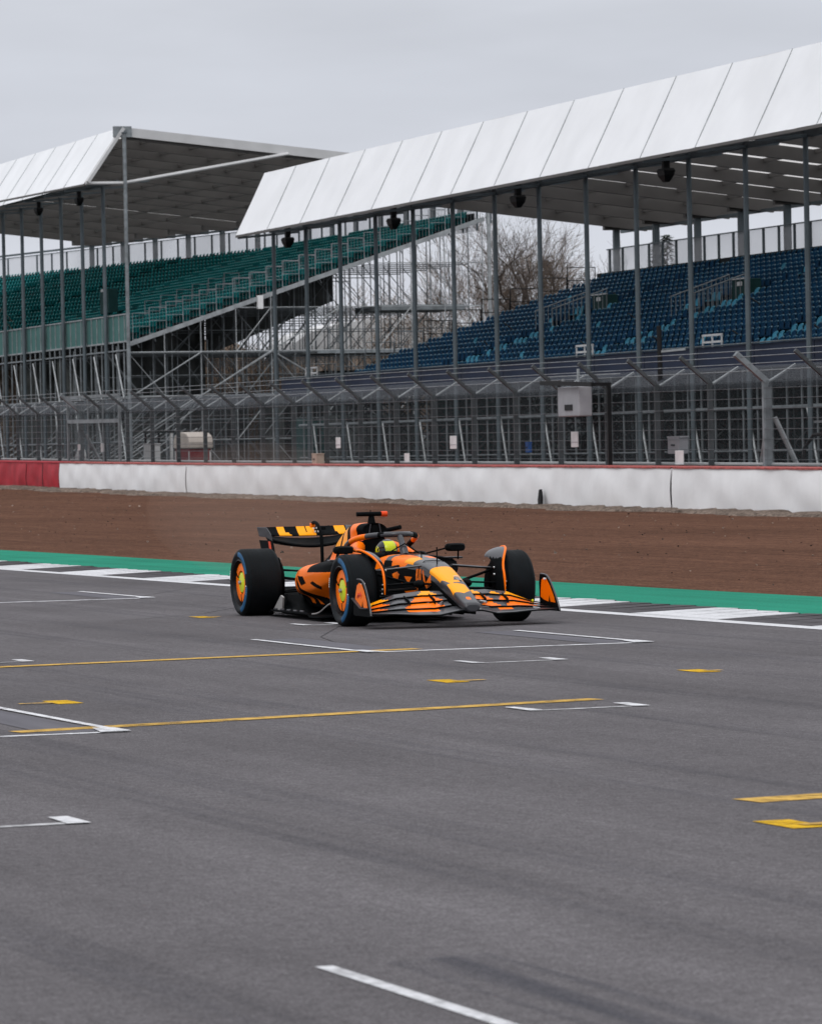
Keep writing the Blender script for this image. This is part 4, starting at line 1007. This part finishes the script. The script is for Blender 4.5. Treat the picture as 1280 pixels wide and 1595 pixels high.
# small white partner marks on the nose
b = MB()
for k in range(4):
    x = .56+.035*k; z = float(np.interp(x, [.45, .7], [.530, .445]))
    b.box((x, .06, z+.002), (.02, .05, .006))
b.build('nose_decal', M['white'], body)
b = MB(); b.tube([(.16, 0, .60), (.16, 0, .78)], .007, 5); b.tube([(-.30, -.01, .67), (-.30, -.01, .73)], .007, 5); b.build('pitot_tube', M['carbon'], car)
b = MB()
for (x, y, z) in ((1.19, -.070, .232), (1.19, .070, .232), (1.215, -.066, .19), (1.215, .066, .19)): b.sphere((x, y, z), .008, 5, 8)
b.build('nose_bolts', M['chrome'], body)
b = MB()
for x in (.04, -.62):
    zt = float(np.interp(-x, [0, .25, .55, .85], [.64, .665, .685, .69])); wt_ = float(np.interp(-x, [0, .25, .55, .85], [.15, .18, .215, .25]))
    b.tube([(x, -wt_-.02, zt-.17), (x, -wt_*1.03, zt-.05), (x, -wt_*.6, zt+.000), (x, 0, zt+.003), (x, wt_*.6, zt), (x, wt_*1.03, zt-.05)], .004, 4)
b.build('panel_joint', M['cockpit'], body)
# camera housings either side of the nose
for s in (-1, 1):
    b = MB(); b.sphere((.33, s*.25, .415), .055, 8, 12, (1.9, .9, .8)); b.box((.33, s*.17, .415), (.10, .12, .018)); b.build('nose_camera', M['carbon'], car, True)
# cockpit opening
b = loft([(-.98, [(0, .715), (.16, .70), (.2, .60), (0, .58)]), (-1.1, [(0, .685), (.21, .68), (.24, .58), (0, .55)]), (-1.7, [(0, .645), (.22, .645), (.25, .55), (0, .52)])], 14, 24); b.build('cockpit', M['cockpit'], car, True)
for s in (-1, 1):
    b = MB(); b.tube([(-.88, s*.20, .68), (-1.05, s*.265, .675), (-1.35, s*.285, .665), (-1.65, s*.27, .70), (-1.85, s*.18, .75)], [.03, .04, .045, .065, .07], 10)
    b.paint(lambda c, i: ORA if -1.85 < c[0] < -1.22 and c[2] > .68 else BLK); b.build('cockpit_surround', BODY, car, True)
b = MB(); b.tube([(-.92, -.17, .70), (-.86, 0, .80), (-.92, .17, .70)], .008, 5); b.build('windscreen_rim', M['carbon'], car)

# engine cover with airbox
def ec(x, zt, wt, wm, wb, zm, zb=.18, flat=.4):
    return (x, [(0, zt), (wt*.7, zt-.012), (wt, zt-.06), (wm, zm), (wb, zb+.08), (wb*.9, zb), (0, zb)])
S = [ec(-1.86, .985, .135, .115, .30, .84, .5), ec(-1.92, 1.0, .150, .135, .32, .84, .4), ec(-2.05, 1.005, .160, .165, .35, .80, .3), ec(-2.3, .995, .14, .18, .38, .74), ec(-2.6, .93, .105, .18, .38, .66), ec(-2.9, .83, .08, .16, .34, .56),
     ec(-3.2, .69, .065, .14, .28, .48), ec(-3.6, .56, .06, .12, .2, .42), ec(-4.05, .46, .05, .08, .1, .36, .26)]
b = loft(S, 260, 130)
def ec_paint(c, i):
    x, y, z = c
    if x > -1.99: return RED if (z < .885 and z > .82 and abs(y) > .10) else BLK
    if x > -2.10: return ORA
    k = x+.42*(z-.8)
    if -2.30 < k < -2.17: return BLK
    if -2.62 < k < -2.52: return BLK
    if x < -3.15 and z > .55: return BLK
    if x < -3.4: return BLK
    if z < .45: return BLK
    return YOR if z > .72 and k < -2.3 else ORA
b.paint(ec_paint); b.build('engine_cover', BODY, car, True)
b = MB(); P = []
for r_, x in ((1, -1.845), (.86, -1.85), (.8, -1.93), (.5, -2.0)):
    P.append([(x, r_*.138*math.cos(a), .925+r_*.082*math.sin(a)) for a in np.linspace(0, 2*math.pi, 28, endpoint=False)])
b.m = 0; b.grid(np.array(P[:2]), True); b.m = 1; b.grid(np.array(P[1:]), True); b.add(P[-1], [tuple(range(28))])
b.build('airbox_intake', [M['carbon'], M['cockpit']], car, True)
b = MB()
for y in (-.045, .05): b.beam((-1.845, y, .995), (-1.85, y*1.5, .86), .006, .012)
b.build('intake_strut', M['charcoal'], car)
b = MB(); b.tube([(-1.95, 0, 1.0), (-1.95, 0, 1.09)], [.045, .028], 8); b.m = 0; b.tube([(-1.93, -.17, 1.098), (-1.93, .10, 1.098)], .024, 10); b.m = 1; b.tube([(-1.93, .10, 1.097), (-1.93, .165, 1.097)], .029, 10)
b.m = 0; b.tube([(-1.98, 0, 1.11), (-1.98, 0, 1.14)], .006, 5)
b.build('roll_hoop_camera', [M['carbon'], M['redlamp']], car, True)
b = MB(); b.tube([(-1.95, .10, .91), (-1.70, .235, .955)], .024, 10); b.build('side_camera', M['carbon'], car, True)

# halo
hoop = [(-1.83, -.33, .70), (-1.76, -.345, .765), (-1.6, -.345, .82), (-1.4, -.31, .86), (-1.2, -.21, .885), (-1.07, -.10, .893), (-1.02, 0, .895)]
hoop = hoop+[(x, -y, z) for x, y, z in hoop[-2::-1]]
b = MB(); H_ = cr_interp(hoop, 60); b.tube(H_, .030, 12)
b.tube(cr_interp([(-.86, 0, .68), (-.93, 0, .78), (-1.0, 0, .86), (-1.05, 0, .895)], 12), [.044]*4+[.032]*8, 12)
def halo_paint(c, i):
    x, y, z = c
    if -1.60 < x < -1.30 and z < .90 and abs(y) > .2: return ORA
    if abs(y) < .022 and x < -1.03 and z > .905 and x > -1.09: return ORA
    return BLK if y > -.2 and x < -1.1 else CHR
b.paint(halo_paint); b.build('halo', BODY, car, True)

# side pods
for s in (-1, 1):
    def sp(x, yo, zt, yb, zb, yi=.2, rise=.0):
        return (x, [(s*yi, zt+.025), (s*(yo-.14), zt+.005), (s*(yo-.03), zt-.04), (s*yo, zt-.13), (s*(yo-.035), zb+(zt-zb)*.42), (s*(yb+.06), zb+.10), (s*yb, zb), (s*yi, zb)])
    S = [sp(-1.12, .66, .635, .56, .36), sp(-1.2, .70, .64, .55, .30), sp(-1.4, .735, .63, .52, .22), sp(-1.7, .745, .61, .50, .14), sp(-2.0, .735, .58, .49, .11), sp(-2.25, .735, .565, .47, .11), sp(-2.5, .69, .525, .44, .11), sp(-2.8, .585, .46, .40, .11), sp(-3.1, .45, .39, .33, .11), sp(-3.45, .30, .31, .25, .12), sp(-3.7, .24, .26, .22, .13)]
    b = loft(S, 460, 260)
    blackS = [[(-1.93, .50), (-1.90, .70), (-1.05, .72), (-1.05, .52)], [(-2.27, .46), (-2.07, .455), (-1.99, .385), (-2.16, .355)], [(-1.83, .39), (-1.72, .415), (-1.52, .36), (-1.60, .325)],
              [(-2.22, .62), (-2.29, .62), (-2.31, .47), (-2.22, .33), (-2.0, .27), (-1.75, .23), (-1.66, .18), (-1.9, .14), (-2.3, .24), (-2.35, .36)], [(-1.5, .31), (-1.24, .37), (-1.24, .20)],
              [(-2.42, .44), (-2.48, .42), (-2.38, .30), (-2.24, .22), (-2.1, .12), (-2.4, .10), (-2.46, .31)]]
    def sp_paint(c, i):
        x, y, z = c
        for q in blackS:
            if inpoly(x, z, q): return BLK
        if x < -2.62: return BLK if z < .34 else ORA
        if x > -1.16 or z < .155: return BLK
        return ORA
    b.paint(sp_paint); b.build('side_pod', BODY, car, True)
    b = MB(); P = np.array([[(-1.112, s*(.25+.4*i/5), .38+.22*j/3) for j in range(4)] for i in range(6)]); b.grid(P); b.build('side_pod_intake', M['cockpit'], bpy.data.objects[[o.name for o in car.children if o.name.startswith('side_pod')][-1]])

# floor: flat plate, raised intake at the front, turned edge
b = MB(); nx, ny = 46, 33; P = np.zeros((nx, ny, 3))
for i in range(nx):
    x = -.55-2.95*i/(nx-1)
    w = .30+.50*min(1, max(0, (-.55-x)/.75))**.6
    if x < -3.0: w = .80-.10*(-3.0-x)/.5
    for j in range(ny):
        y = -w+2*w*j/(ny-1); a = abs(y)
        lift = .20*max(0, (x+1.5)/.95)**1.6*math.exp(-((a-.42)/.30)**2)
        edge = .03*max(0, (a-(w-.07))/.07)*(1 if -3.2 < x < -1.7 else 0)
        P[i, j] = (x, y, .055+lift+edge+(.16*max(0, (-3.0-x)/.5)**2 if a < .5 else 0))
b.grid(P); P2 = P.copy(); P2[:, :, 2] -= .018; b.grid(P2[::-1])
for j in (0, ny-1):
    for i in range(nx-1): b.add([P[i, j], P[i+1, j], P2[i+1, j], P2[i, j]], [(0, 1, 2, 3)])
floor = b.build('floor', M['carbon'], car, True)
for s in (-1, 1):
    b = MB(); b.tube(cr_interp([(-.75, s*.66, .24), (-1.0, s*.77, .20), (-1.3, s*.80, .10), (-1.55, s*.80, .075)], 16), .008, 6); b.build('floor_edge_trim', M['pale_metal'], floor)
    for k in range(3):
        y = s*(.38+.13*k); b = MB(); b.prism([(-.52, .06), (-.50, .27), (-.66, .30), (-1.2, .20), (-1.25, .06)], lambda a, z, t: (a, t, z), y-.006, y+.006); b.build('floor_fence', M['carbon'], floor)
    for k in range(5):
        x = -1.95-.24*k; b = MB(); b.box((x, s*.785, .085), (.12, .02, .03)); b.build('edge_wing', M['charcoal'], floor, bevel=.006)
    b = MB(); b.prism([(-2.72, .05), (-2.66, .22), (-2.74, .24), (-2.98, .10), (-3.0, .05)], lambda a, z, t: (a, t, z), s*.77-.01, s*.77+.01); b.build('tyre_deflector', M['pale_metal'], floor)
b = MB(); b.box((-1.6, 0, .035), (2.9, .30, .012)); b.build('plank', M['carbon'], floor)
b = MB(); b.box((-3.85, 0, .2), (.5, .9, .012), (np.array([.94, 0, -.34]), np.array([0, 1, 0]), np.array([.34, 0, .94])))
for k in range(5): b.box((-3.85, -.44+.22*k, .15), (.5, .008, .14))
b.build('diffuser', M['carbon'], floor)

# wheels
BAND = {-1: ((R(285), R(352)), (R(18), R(88))), 1: ((R(285), R(352)), (R(18), R(88)))}
def wheel(x, side, wid, seg=72):
    root = part_empty('wheel', car); yo = side*.998; R_ = .363; ax = np.array([0, side, 0]); c = (x, yo-side*wid, R_)
    h = wid
    prof = [(.255, .015), (.300, .004), (.335, .012), (.352, .030), (R_, .060), (R_+.0005, h*.5), (R_, h-.055), (.354, h-.028), (.338, h-.010), (.305, h+.000), (.262, h-.012), (.246, h-.022), (.238, h-.05)]
    b = MB(); rows_ = cr_interp(np.array(prof), 50); b.lathe(rows_, c, ax, seg*2)
    b.paint(lambda q, i: 1 if math.hypot(q[0]-x, q[2]-R_) < .335 else 0)
    o = b.build('tyre', [M['rubber'], M['sidewall']], root, True)
    # rain tread: circumferential grooves and cross sipes as thin dark sunk strips
    b = MB()
    for f in (.16, .30, .43, .57, .70, .84):
        b.lathe([(R_+.0016, h*f-.0028), (R_+.0016, h*f+.0028)], c, ax, seg)
    for k in range(96):
        a0_ = 2*math.pi*k/96
        for (f0, f1) in ((.12, .29), (.31, .42), (.58, .69), (.71, .88)):
            sk = .03*(1 if f0 < .5 else -1)
            pts = []
            for f, da in ((f0, -.004), (f1, -.004+sk), (f1, .004+sk), (f0, .004)):
                a = a0_+da; pts.append((c[0]+(R_+.0014)*math.cos(a), c[1]+side*h*f, c[2]+(R_+.0014)*math.sin(a)))
            b.add(pts, [(0, 1, 2, 3)])
    b.build('tread_pattern', M['cockpit'], root)
    b = MB(); prof = [(.283, h+.003), (.300, h+.0045), (.318, h+.0025), (.331, h-.006)]
    for a0_, a1_ in BAND[side]:
        b.lathe(prof, c, ax, 28, a0_, a1_)
    b.build('blue_band', M['blue_band'], root, True)
    b = MB()
    for am in (R(166), R(346)):
        for k in range(5): b.lathe([(.292, h+.004), (.322, h+.0015)], c, ax, 2, am+R(-8+4*k)-R(1.2), am+R(-8+4*k)+R(1.2))
    b.build('sidewall_lettering', M['white'], root)
    # rim: barrel, orange cover ring broken by dark gaps, lime centre, nut
    b = MB(); b.lathe([(.246, h-.022), (.250, h-.012), (.242, h-.008), (.236, h-.03), (.225, h-.075), (.19, h-.085), (.12, h-.09), (0.001, h-.09)], c, ax, 60); b.build('rim', M['rim'], root, True)
    b = MB()
    for a0_, a1_ in ((R(20), R(150)), (R(160), R(262)), (R(272), R(372))):
        b.lathe([(.212, h-.050), (.208, h-.040), (.130, h-.034), (.125, h-.05)], c, ax, 30, a0_, a1_)
    b.build('orange_ring', M['papaya'], root, True)
    b = MB(); b.lathe([(.112, h-.060), (.108, h-.040), (.08, h-.034), (.045, h-.030), (.001, h-.028)], c, ax, 36); b.build('hub_cover', M['lime'], root, True)
    b = MB(); b.lathe([(.024, h-.032), (.020, h-.006), (.001, h-.004)], c, ax, 14); b.build('wheel_nut', M['chrome'], root, True)
    b = MB(); b.lathe([(.243, .03), (.238, -.01), (.236, -.055), (.12, -.07), (.06, -.07)], c, ax, 48); b.lathe([(.255, .015), (.24, .04), (.24, h-.05)], c, ax, 48); b.build('brake_drum', M['carbon'], root, True)
    return root
for sd_ in (-1, 1): wheel(0, sd_, .305); wheel(-3.6, sd_, .405)
# front wheel deflectors curving over the inner shoulder of each tyre
for s in (-1, 1):
    n = 30; P = np.zeros((n, 7, 3))
    for i in range(n):
        a = R(-6+108*i/(n-1)); t_ = min(1, max(0, (math.degrees(a)-25)/65)); yo_ = .640+.135*t_*t_*(3-2*t_)
        for j in range(7):
            f = j/6; rr_ = .300+.102*math.sin(f*math.pi/2); y = s*(.585+(yo_-.585)*(1-math.cos(f*math.pi/2)))
            P[i, j] = (rr_*math.cos(a), y, .363+rr_*math.sin(a))
    b = MB(); b.grid(P); P2 = P.copy(); P2[:, :, 1] += s*.006; b.grid(P2[::-1])
    def dp(c, i): return 1 if c[2] > .66 else 0
    b.paint(dp); o = b.build('wheel_deflector', [M['carbon'], M['charcoal']], car, True)
    b = MB(); E_ = P[:, 6]; b.tube(E_, [.005+.007*min(1, i/5) for i in range(n)], 7); b.build('deflector_edge', M['papaya'], o, True)
    b = MB()
    for k in range(3): b.sphere((.385-.012*k, s*.655, .42-.045*k), .010, 5, 8)
    for k in range(2): b.sphere((.25, s*.58, .56-.07*k), .013, 5, 8)
    b.build('fastener', M['chrome'], o)
# suspension arms
def strut(a, c, w, t, name='suspension_arm', m='carbon'):
    b = MB(); a, c = np.array(a, float), np.array(c, float); x = (c-a)/np.linalg.norm(c-a); y = np.cross((0, 0, 1), x); y /= np.linalg.norm(y); z = np.cross(x, y)
    pts = [(math.cos(q)*w/2, math.sin(q)*t/2) for q in np.linspace(0, 2*math.pi, 10, endpoint=False)]
    b.prism(pts, lambda p, q, tt: (a if tt == 0 else c)+y*p+z*q, 0, 1); return b.build(name, M[m], car, True)
for s in (-1, 1):
    strut((.14, s*.16, .595), (.03, s*.66, .548), .06, .022, m='charcoal'); strut((-.42, s*.22, .585), (-.02, s*.66, .545), .055, .02); strut((.05, s*.20, .40), (-.02, s*.64, .53), .04, .028)
    strut((.22, s*.15, .33), (.04, s*.66, .27), .08, .022); strut((-.30, s*.20, .30), (-.03, s*.66, .265), .08, .022); strut((.16, s*.16, .43), (.13, s*.66, .40), .05, .02)
    strut((.02, s*.2, .36), (.06, s*.64, .34), .16, .03, 'brake_duct')
    strut((-3.2, s*.2, .46), (-3.55, s*.62, .50), .06, .022); strut((-3.9, s*.15, .46), (-3.62, s*.62, .49), .06, .022); strut((-3.1, s*.22, .28), (-3.55, s*.62, .24), .06, .022); strut((-3.85, s*.15, .28), (-3.62, s*.62, .24), .05, .022); strut((-3.0, s*.25, .36), (-3.5, s*.62, .42), .035, .03)
    b = MB(); b.prism([(-3.42, .12), (-3.40, .55), (-3.46, .63), (-3.74, .63), (-3.78, .12)], lambda a, z, t: (a, t, z), s*.555, s*.60); b.build('rear_brake_scoop', M['carbon'], car, bevel=.02)

# front wing: four cambered elements that rise and twist towards the nose
def fw_section(y, k):
    """leading and trailing edge of element k (0 main .. 3 top flap) at span y"""
    a = abs(y)
    le0 = (float(np.interp(a, [0, .12, .35, .6, .98], [1.20, 1.19, 1.12, 1.06, 1.02])), float(np.interp(a, [0, .12, .3, .5, .75, .98], [.165, .165, .125, .128, .145, .150])))
    te = (float(np.interp(a, [0, .12, .5, .98], [.62, .62, .58, .46])), float(np.interp(a, [0, .12, .35, .6, .86, .98], [.30, .31, .315, .285, .19, .165])))
    f0, f1 = ((0, .36), (.355, .60), (.595, .82), (.815, 1.0))[k]
    P = lambda f: (le0[0]+(te[0]-le0[0])*f, le0[1]+(te[1]-le0[1])*(f**1.25))
    A, B = P(f0), P(f1); g = .013*k
    return (A[0], A[1]+g), (B[0], B[1]+g)
for k in range(4):
    y0 = 0 if k == 0 else .13
    for side in ((0,) if k == 0 else (-1, 1)):
        ys = np.linspace(-.985, .985, 160) if k == 0 else side*np.linspace(.135, .975, 120)
        P = []
        for y in ys:
            (x0, z0_), (x1, z1_) = fw_section(y, k); r = []
            ch = math.hypot(x1-x0, z1_-z0_)
            for f, t in ((0, 0), (.06, .045), (.3, .07), (.65, .05), (1, .004)): r.append((x0+(x1-x0)*f, y, z0_+(z1_-z0_)*f+t*ch*1.0-.10*ch*math.sin(f*math.pi)*.5))
            for f, t in ((1, -.004), (.65, -.02), (.3, -.05), (.06, -.04)): r.append((x0+(x1-x0)*f, y, z0_+(z1_-z0_)*f+t*ch-.10*ch*math.sin(f*math.pi)*.5))
            P.append(r)
        b = MB(); b.grid(np.array(P), True); b.add(P[0], [tuple(range(9))]); b.add(P[-1], [tuple(range(9))[::-1]])
        def fp(c, i, k=k):
            a = abs(c[1]); y = c[1]
            (x0, z0_), (x1, z1_) = fw_section(c[1], k); f = (c[0]-x0)/(x1-x0)
            if f < .13 or f > .98: return BLK
            if y < 0:
                rng_ = {0: [(.24, .60)] if f > .6 else [], 1: [(.22, .55), (.78, .90)], 2: [(.20, .46), (.72, .90)], 3: [(.22, .36), (.70, .88)]}[k]
            else:
                rng_ = {0: [(.34, .56)] if f > .6 else [], 1: [(.22, .38), (.50, .80)], 2: [(.18, .34), (.46, .86)], 3: [(.16, .25), (.40, .45), (.56, .84)]}[k]
            for p, q in rng_:
                if p+.07*(f-.5) < a < q-.09*(f-.5): return ORA if k < 3 else YOR
            return CHR
        b.paint(fp); b.build('front_wing_main' if k == 0 else 'front_wing_flap', BODY, car, True)
for s in (-1, 1):
    ep = [(1.03, .125), (1.01, .17), (.93, .28), (.81, .41), (.72, .47), (.64, .488), (.52, .488), (.485, .40), (.47, .14), (.52, .125)]
    lean = lambda a, z, t: (a, s*(t-.05*max(0, z-.15)), z)
    b = MB(); b.prism(ep, lean, .984, .998); e_ = b.build('endplate', M['carbon'], car, bevel=.003)
    for off in (.9985, .9805):
        b = MB(); b.prism([(.64, .455), (.575, .43), (.54, .34), (.52, .26), (.60, .235), (.74, .215), (.77, .285), (.80, .215), (.93, .21), (.89, .28), (.80, .38), (.72, .44)], lambda a, z, t, o=off: lean(a, z, o+t), 0, .003); b.build('orange_panel', M['papaya'], e_)
    b = MB(); b.prism([(.58, .30), (.60, .335), (.64, .30), (.68, .335), (.72, .30), (.74, .34), (.70, .37), (.66, .345), (.62, .365)], lambda a, z, t: lean(a, z, 1.002+t), 0, .002); b.build('endplate_lettering', M['redlamp'], e_)
    b = MB(); b.tube([lean(q[0], q[2], .991) for q in cr_interp([(1.025, 0, .135), (1.0, 0, .19), (.93, 0, .285), (.81, 0, .415), (.70, 0, .48), (.54, 0, .49)], 30)], .009, 6); b.build('endplate_rim', M['charcoal'], e_, True)
    b = MB(); b.beam((.50, s*1.012, .300), (.76, s*1.008, .205), .03, .010); b.beam((.76, s*1.008, .205), (.95, s*1.0, .21), .022, .010); b.build('dive_plane', M['charcoal'], e_)
    b = MB(); b.tube([(.70, s*.985, .44), (.70, s*.945, .445)], .011, 8); b.build('tyre_sensor', M['white'], e_)
    b = MB(); b.sphere((.60, s*.86, .225), .014, 6, 8); b.tube([(.60, s*.86, .18), (.60, s*.86, .22)], .005, 5); b.build('flap_sensor', M['lime'], car)
    for q in (.27, .52):
        (x0, z0_), (x1, z1_) = fw_section(q, 2); b = MB(); b.prism([(x0+.05, z0_-.02), (x0+.03, z0_+.025), (x1-.03, z1_+.03), (x1-.03, z1_-.0)], lambda a, z, t: (a, s*t, z), q-.006, q+.006); b.build('slot_bracket', M['carbon'], car)
    b = MB(); b.tube([(.95, s*.24, .235), (.88, s*.20, .245)], .014, 8); b.build('flap_adjuster', M['chrome'], car)

# mirrors
for s in (-1, 1):
    b = loft([(-1.10, [(s*.53, .775), (s*.69, .775), (s*.69, .715), (s*.53, .715)]), (-1.02, [(s*.52, .783), (s*.70, .783), (s*.70, .710), (s*.52, .710)]), (-.97, [(s*.54, .77), (s*.68, .77), (s*.68, .722), (s*.54, .722)])], 12, 32)
    o = b.build('mirror', M['carbon'], car, True)
    b = MB(); b.box((-1.106, s*.61, .745), (.006, .14, .05)); b.build('mirror_glass', M['glass'], o)
    b = MB(); b.tube([(-1.05, s*.30, .69), (-1.05, s*.50, .735)], .009, 6); b.tube([(-1.08, s*.66, .71), (-1.12, s*.67, .62)], .009, 6); b.build('mirror_stay', M['carbon'], o)
    b = MB(); b.box((-1.18, s*.56, .635), (.10, .34, .02)); b.build('side_pod_winglet', M['charcoal'], car, bevel=.006)

# rear wing
def rw_prof(y, kind):
    a = abs(y)/.5
    if kind == 'main': return (-4.02, .73+.085*a**1.8), (-4.28, .815+.045*a**2)
    return (-4.27, .845+.012*a**2), (-4.40, .942)
for kind in ('main', 'flap'):
    P = []
    for y in np.linspace(-.485, .485, 150):
        (x0, z0_), (x1, z1_) = rw_prof(y, kind); r = []
        if kind == 'main': x0 += .02*abs(y)
        ch = math.hypot(x1-x0, z1_-z0_)
        for f, t in ((0, 0), (.05, .05), (.4, .05), (1, .006)): r.append((x0+(x1-x0)*f, y, z0_+(z1_-z0_)*f+t*ch-.09*ch*math.sin(f*3.14)))
        for f, t in ((1, -.006), (.4, -.10), (.05, -.07)): r.append((x0+(x1-x0)*f, y, z0_+(z1_-z0_)*f+t*ch-.09*ch*math.sin(f*3.14)))
        P.append(r)
    b = MB(); b.grid(np.array(P), True); b.add(P[0], [tuple(range(7))]); b.add(P[-1], [tuple(range(7))[::-1]])
    def rp(c, i, kind=kind):
        y, z = c[1], c[2]
        if kind == 'main' or z > .938: return BLK
        h_ = (z-.84)/.10
        if -.315 < y < -.165-.09*h_: return YOR
        if -.09 < y < .075-.095*h_ or .02 < y < .115: return YOR
        if .335+.05*(1-h_) < y < .47: return YOR
        return BLK
    b.paint(rp); o = b.build('rear_wing_main' if kind == 'main' else 'rear_wing_flap', BODY, car, True)
    if kind == 'flap':
        b = MB()
        for dy in (0, .036):
            for dz in (0, .036):
                q = (.885+dz-.845)/.097; x = -4.27-.13*q; b.box((x+.028, .105+dy, .885+dz), (.006, .02, .02))
        b.build('flap_decal', M['white'], o)
        b = MB(); b.box((-4.30, .18, .915), (.006, .10, .03)); b.build('flap_panel', M['carbon'], o)
for s in (-1, 1):
    b = MB(); b.prism([(-3.98, .80), (-4.0, .87), (-4.10, .945), (-4.46, .945), (-4.46, .84), (-4.2, .835)], lambda a, z, t: (a, s*(t+.25*max(0, z-.84)), z), .484, .494); b.build('rear_wing_tip', M['charcoal'], car, bevel=.003)
    b = MB(); b.prism([(-3.98, .80), (-3.86, .60), (-3.80, .30), (-4.25, .30), (-4.35, .62), (-4.48, .80)], lambda a, z, t: (a, s*t, z), .478, .49); o = b.build('rear_endplate', M['carbon'], car, bevel=.003)
    b = MB(); b.prism([(-4.04, .79), (-3.95, .60), (-4.02, .58), (-4.12, .79)], lambda a, z, t: (a, s*t, z), .4905, .493); b.build('endplate_panel', M['redlamp'], o)
b = MB(); b.tube(cr_interp([(-4.30, .06, .945), (-4.20, .06, .985), (-4.08, .06, .97), (-3.98, .065, .90), (-3.93, .065, .78), (-3.92, .065, .42)], 26), .020, 8); b.build('rear_wing_support', M['carbon'], car, True)
b = MB(); b.box((-4.25, .06, .955), (.06, .05, .05)); b.build('flap_actuator', M['papaya'], car, bevel=.01)
b = MB(); b.box((-4.38, 0, .30), (.06, .10, .14)); b.build('rain_light', M['redlamp'], car, bevel=.01)
b = loft([(-3.6, [(0, .40), (.14, .38), (.14, .2), (0, .18)]), (-4.38, [(0, .36), (.06, .35), (.06, .25), (0, .24)])], 10, 24); b.build('gearbox_fairing', M['carbon'], car, True)

# ---------------------------------------------------------------- driver (sits in the car, only helmet and shoulders show)
drv = bpy.data.meshes.new('person'); J = [(-1.62, 0, .14), (-1.58, 0, .34), (-1.56, 0, .52), (-1.50, 0, .60), (-1.45, 0, .66), (-1.55, -.19, .51), (-1.30, -.24, .40), (-1.08, -.12, .50), (-1.55, .19, .51), (-1.30, .24, .40), (-1.08, .12, .50), (-1.30, -.10, .22), (-.85, -.10, .38), (-.35, -.09, .30), (-1.30, .10, .22), (-.85, .10, .38), (-.35, .09, .30)]
ED = [(0, 1), (1, 2), (2, 3), (3, 4), (2, 5), (5, 6), (6, 7), (2, 8), (8, 9), (9, 10), (0, 11), (11, 12), (12, 13), (0, 14), (14, 15), (15, 16)]
RAD = [.15, .16, .16, .075, .07, .075, .05, .038, .075, .05, .038, .095, .065, .05, .095, .065, .05]
# five gloved fingers and a thumb side on each hand, curled round the wheel rim
for s, w in ((-1, 7), (1, 10)):
    hx = J[w]
    for q in range(5):
        i0 = len(J); dz = .022*(q-2)
        J += [(hx[0]+.03, hx[1]+s*.01, hx[2]+dz), (hx[0]+.062, hx[1]-s*.012, hx[2]+dz), (hx[0]+.058, hx[1]-s*.042, hx[2]+dz*.9)]
        ED += [(w, i0), (i0, i0+1), (i0+1, i0+2)]; RAD += [.011, .010, .009]
drv.from_pydata(J, ED, []); drv.update()
person = bpy.data.objects.new('person', drv); col.objects.link(person)
sk = person.modifiers.new('skin', 'SKIN'); 
for i, v in enumerate(drv.skin_vertices[0].data): v.radius = (RAD[i], RAD[i]); v.use_root = (i == 0)
sb = person.modifiers.new('smooth', 'SUBSURF'); sb.levels = 1; sb.render_levels = 2
drv.materials.append(M['suit'])
person.location = car.location; person.rotation_euler = car.rotation_euler
tag(person, 'driver in a lime and black helmet sitting in the cockpit', 'person'); ORG[person.name] = np.zeros(3)
b = MB(); b.sphere((-1.45, 0, .712), .128, 60, 90, (1.08, .92, 1.0))
def hel(c, i):
    x, y, z = c; x += 1.45; z -= .712
    if x > .02 and -.075 < z < -.005 and abs(y) < .115: return 1
    if abs(y-.005) < .062 and .005 < z < .108 and x > -.03: return 0
    if y < -.105 and -.04 < x < .10 and -.045 < z < .07: return 0 if (int((x+.3)*34)+int((z+.3)*30)) % 4 else 1
    if -.1 < z < -.08: return 2
    return 1
b.paint(hel); hm = b.build('helmet', [M['lime'], M['visor'], M['white']], person, True)
b = MB()
for y in (-.055, -.03, .0, .035): b.box((-1.318+abs(y)*.4, y, .665), (.006, .014 if y else .03, .05))
b.build('helmet_marking', M['white'], hm)
b = MB(); b.tube([(-1.60, -.14, .60), (-1.50, -.13, .62), (-1.42, -.10, .57)], .03, 8); b.tube([(-1.60, .14, .60), (-1.50, .13, .62), (-1.42, .10, .57)], .03, 8); b.build('neck_restraint', M['carbon'], person, True)
b = MB(); b.tube([(-1.02+.02*math.cos(a), .12*math.cos(a), .52+.09*math.sin(a)) for a in np.linspace(0, 6.28, 24)], .018, 6); b.box((-1.0, 0, .53), (.04, .14, .1)); b.build('steering_wheel', M['carbon'], car)

# thin brown dust lifted behind the car
def dust():
    m = bpy.data.materials.new('brown_dust'); m.use_nodes = True; t = m.node_tree; t.nodes.clear()
    o = t.nodes.new('ShaderNodeOutputMaterial'); v = t.nodes.new('ShaderNodeVolumePrincipled'); v.inputs['Color'].default_value = (.62, .46, .38, 1)
    v.inputs['Density'].default_value = .03; t.links.new(v.outputs[0], o.inputs['Volume'])
    b = MB()
    for c_, s_ in (((0, 0, 0), (3.0, 1.1, .8)),): b.sphere(c_, 1, 12, 20, s_)
    b.f = [q[::-1] for q in b.f]; ob = b.build('dust_cloud', m)
    ob.rotation_euler = car.rotation_euler; ob.location = (car.matrix_basis @ mathutils.Vector((-7.4, .35, 1.1)))
    tag(ob, 'faint brown dust hanging behind the rear of the racing car', 'dust', kind='stuff')
car.matrix_basis = mathutils.Matrix.LocRotScale(car.location, car.rotation_euler, None)
dust()
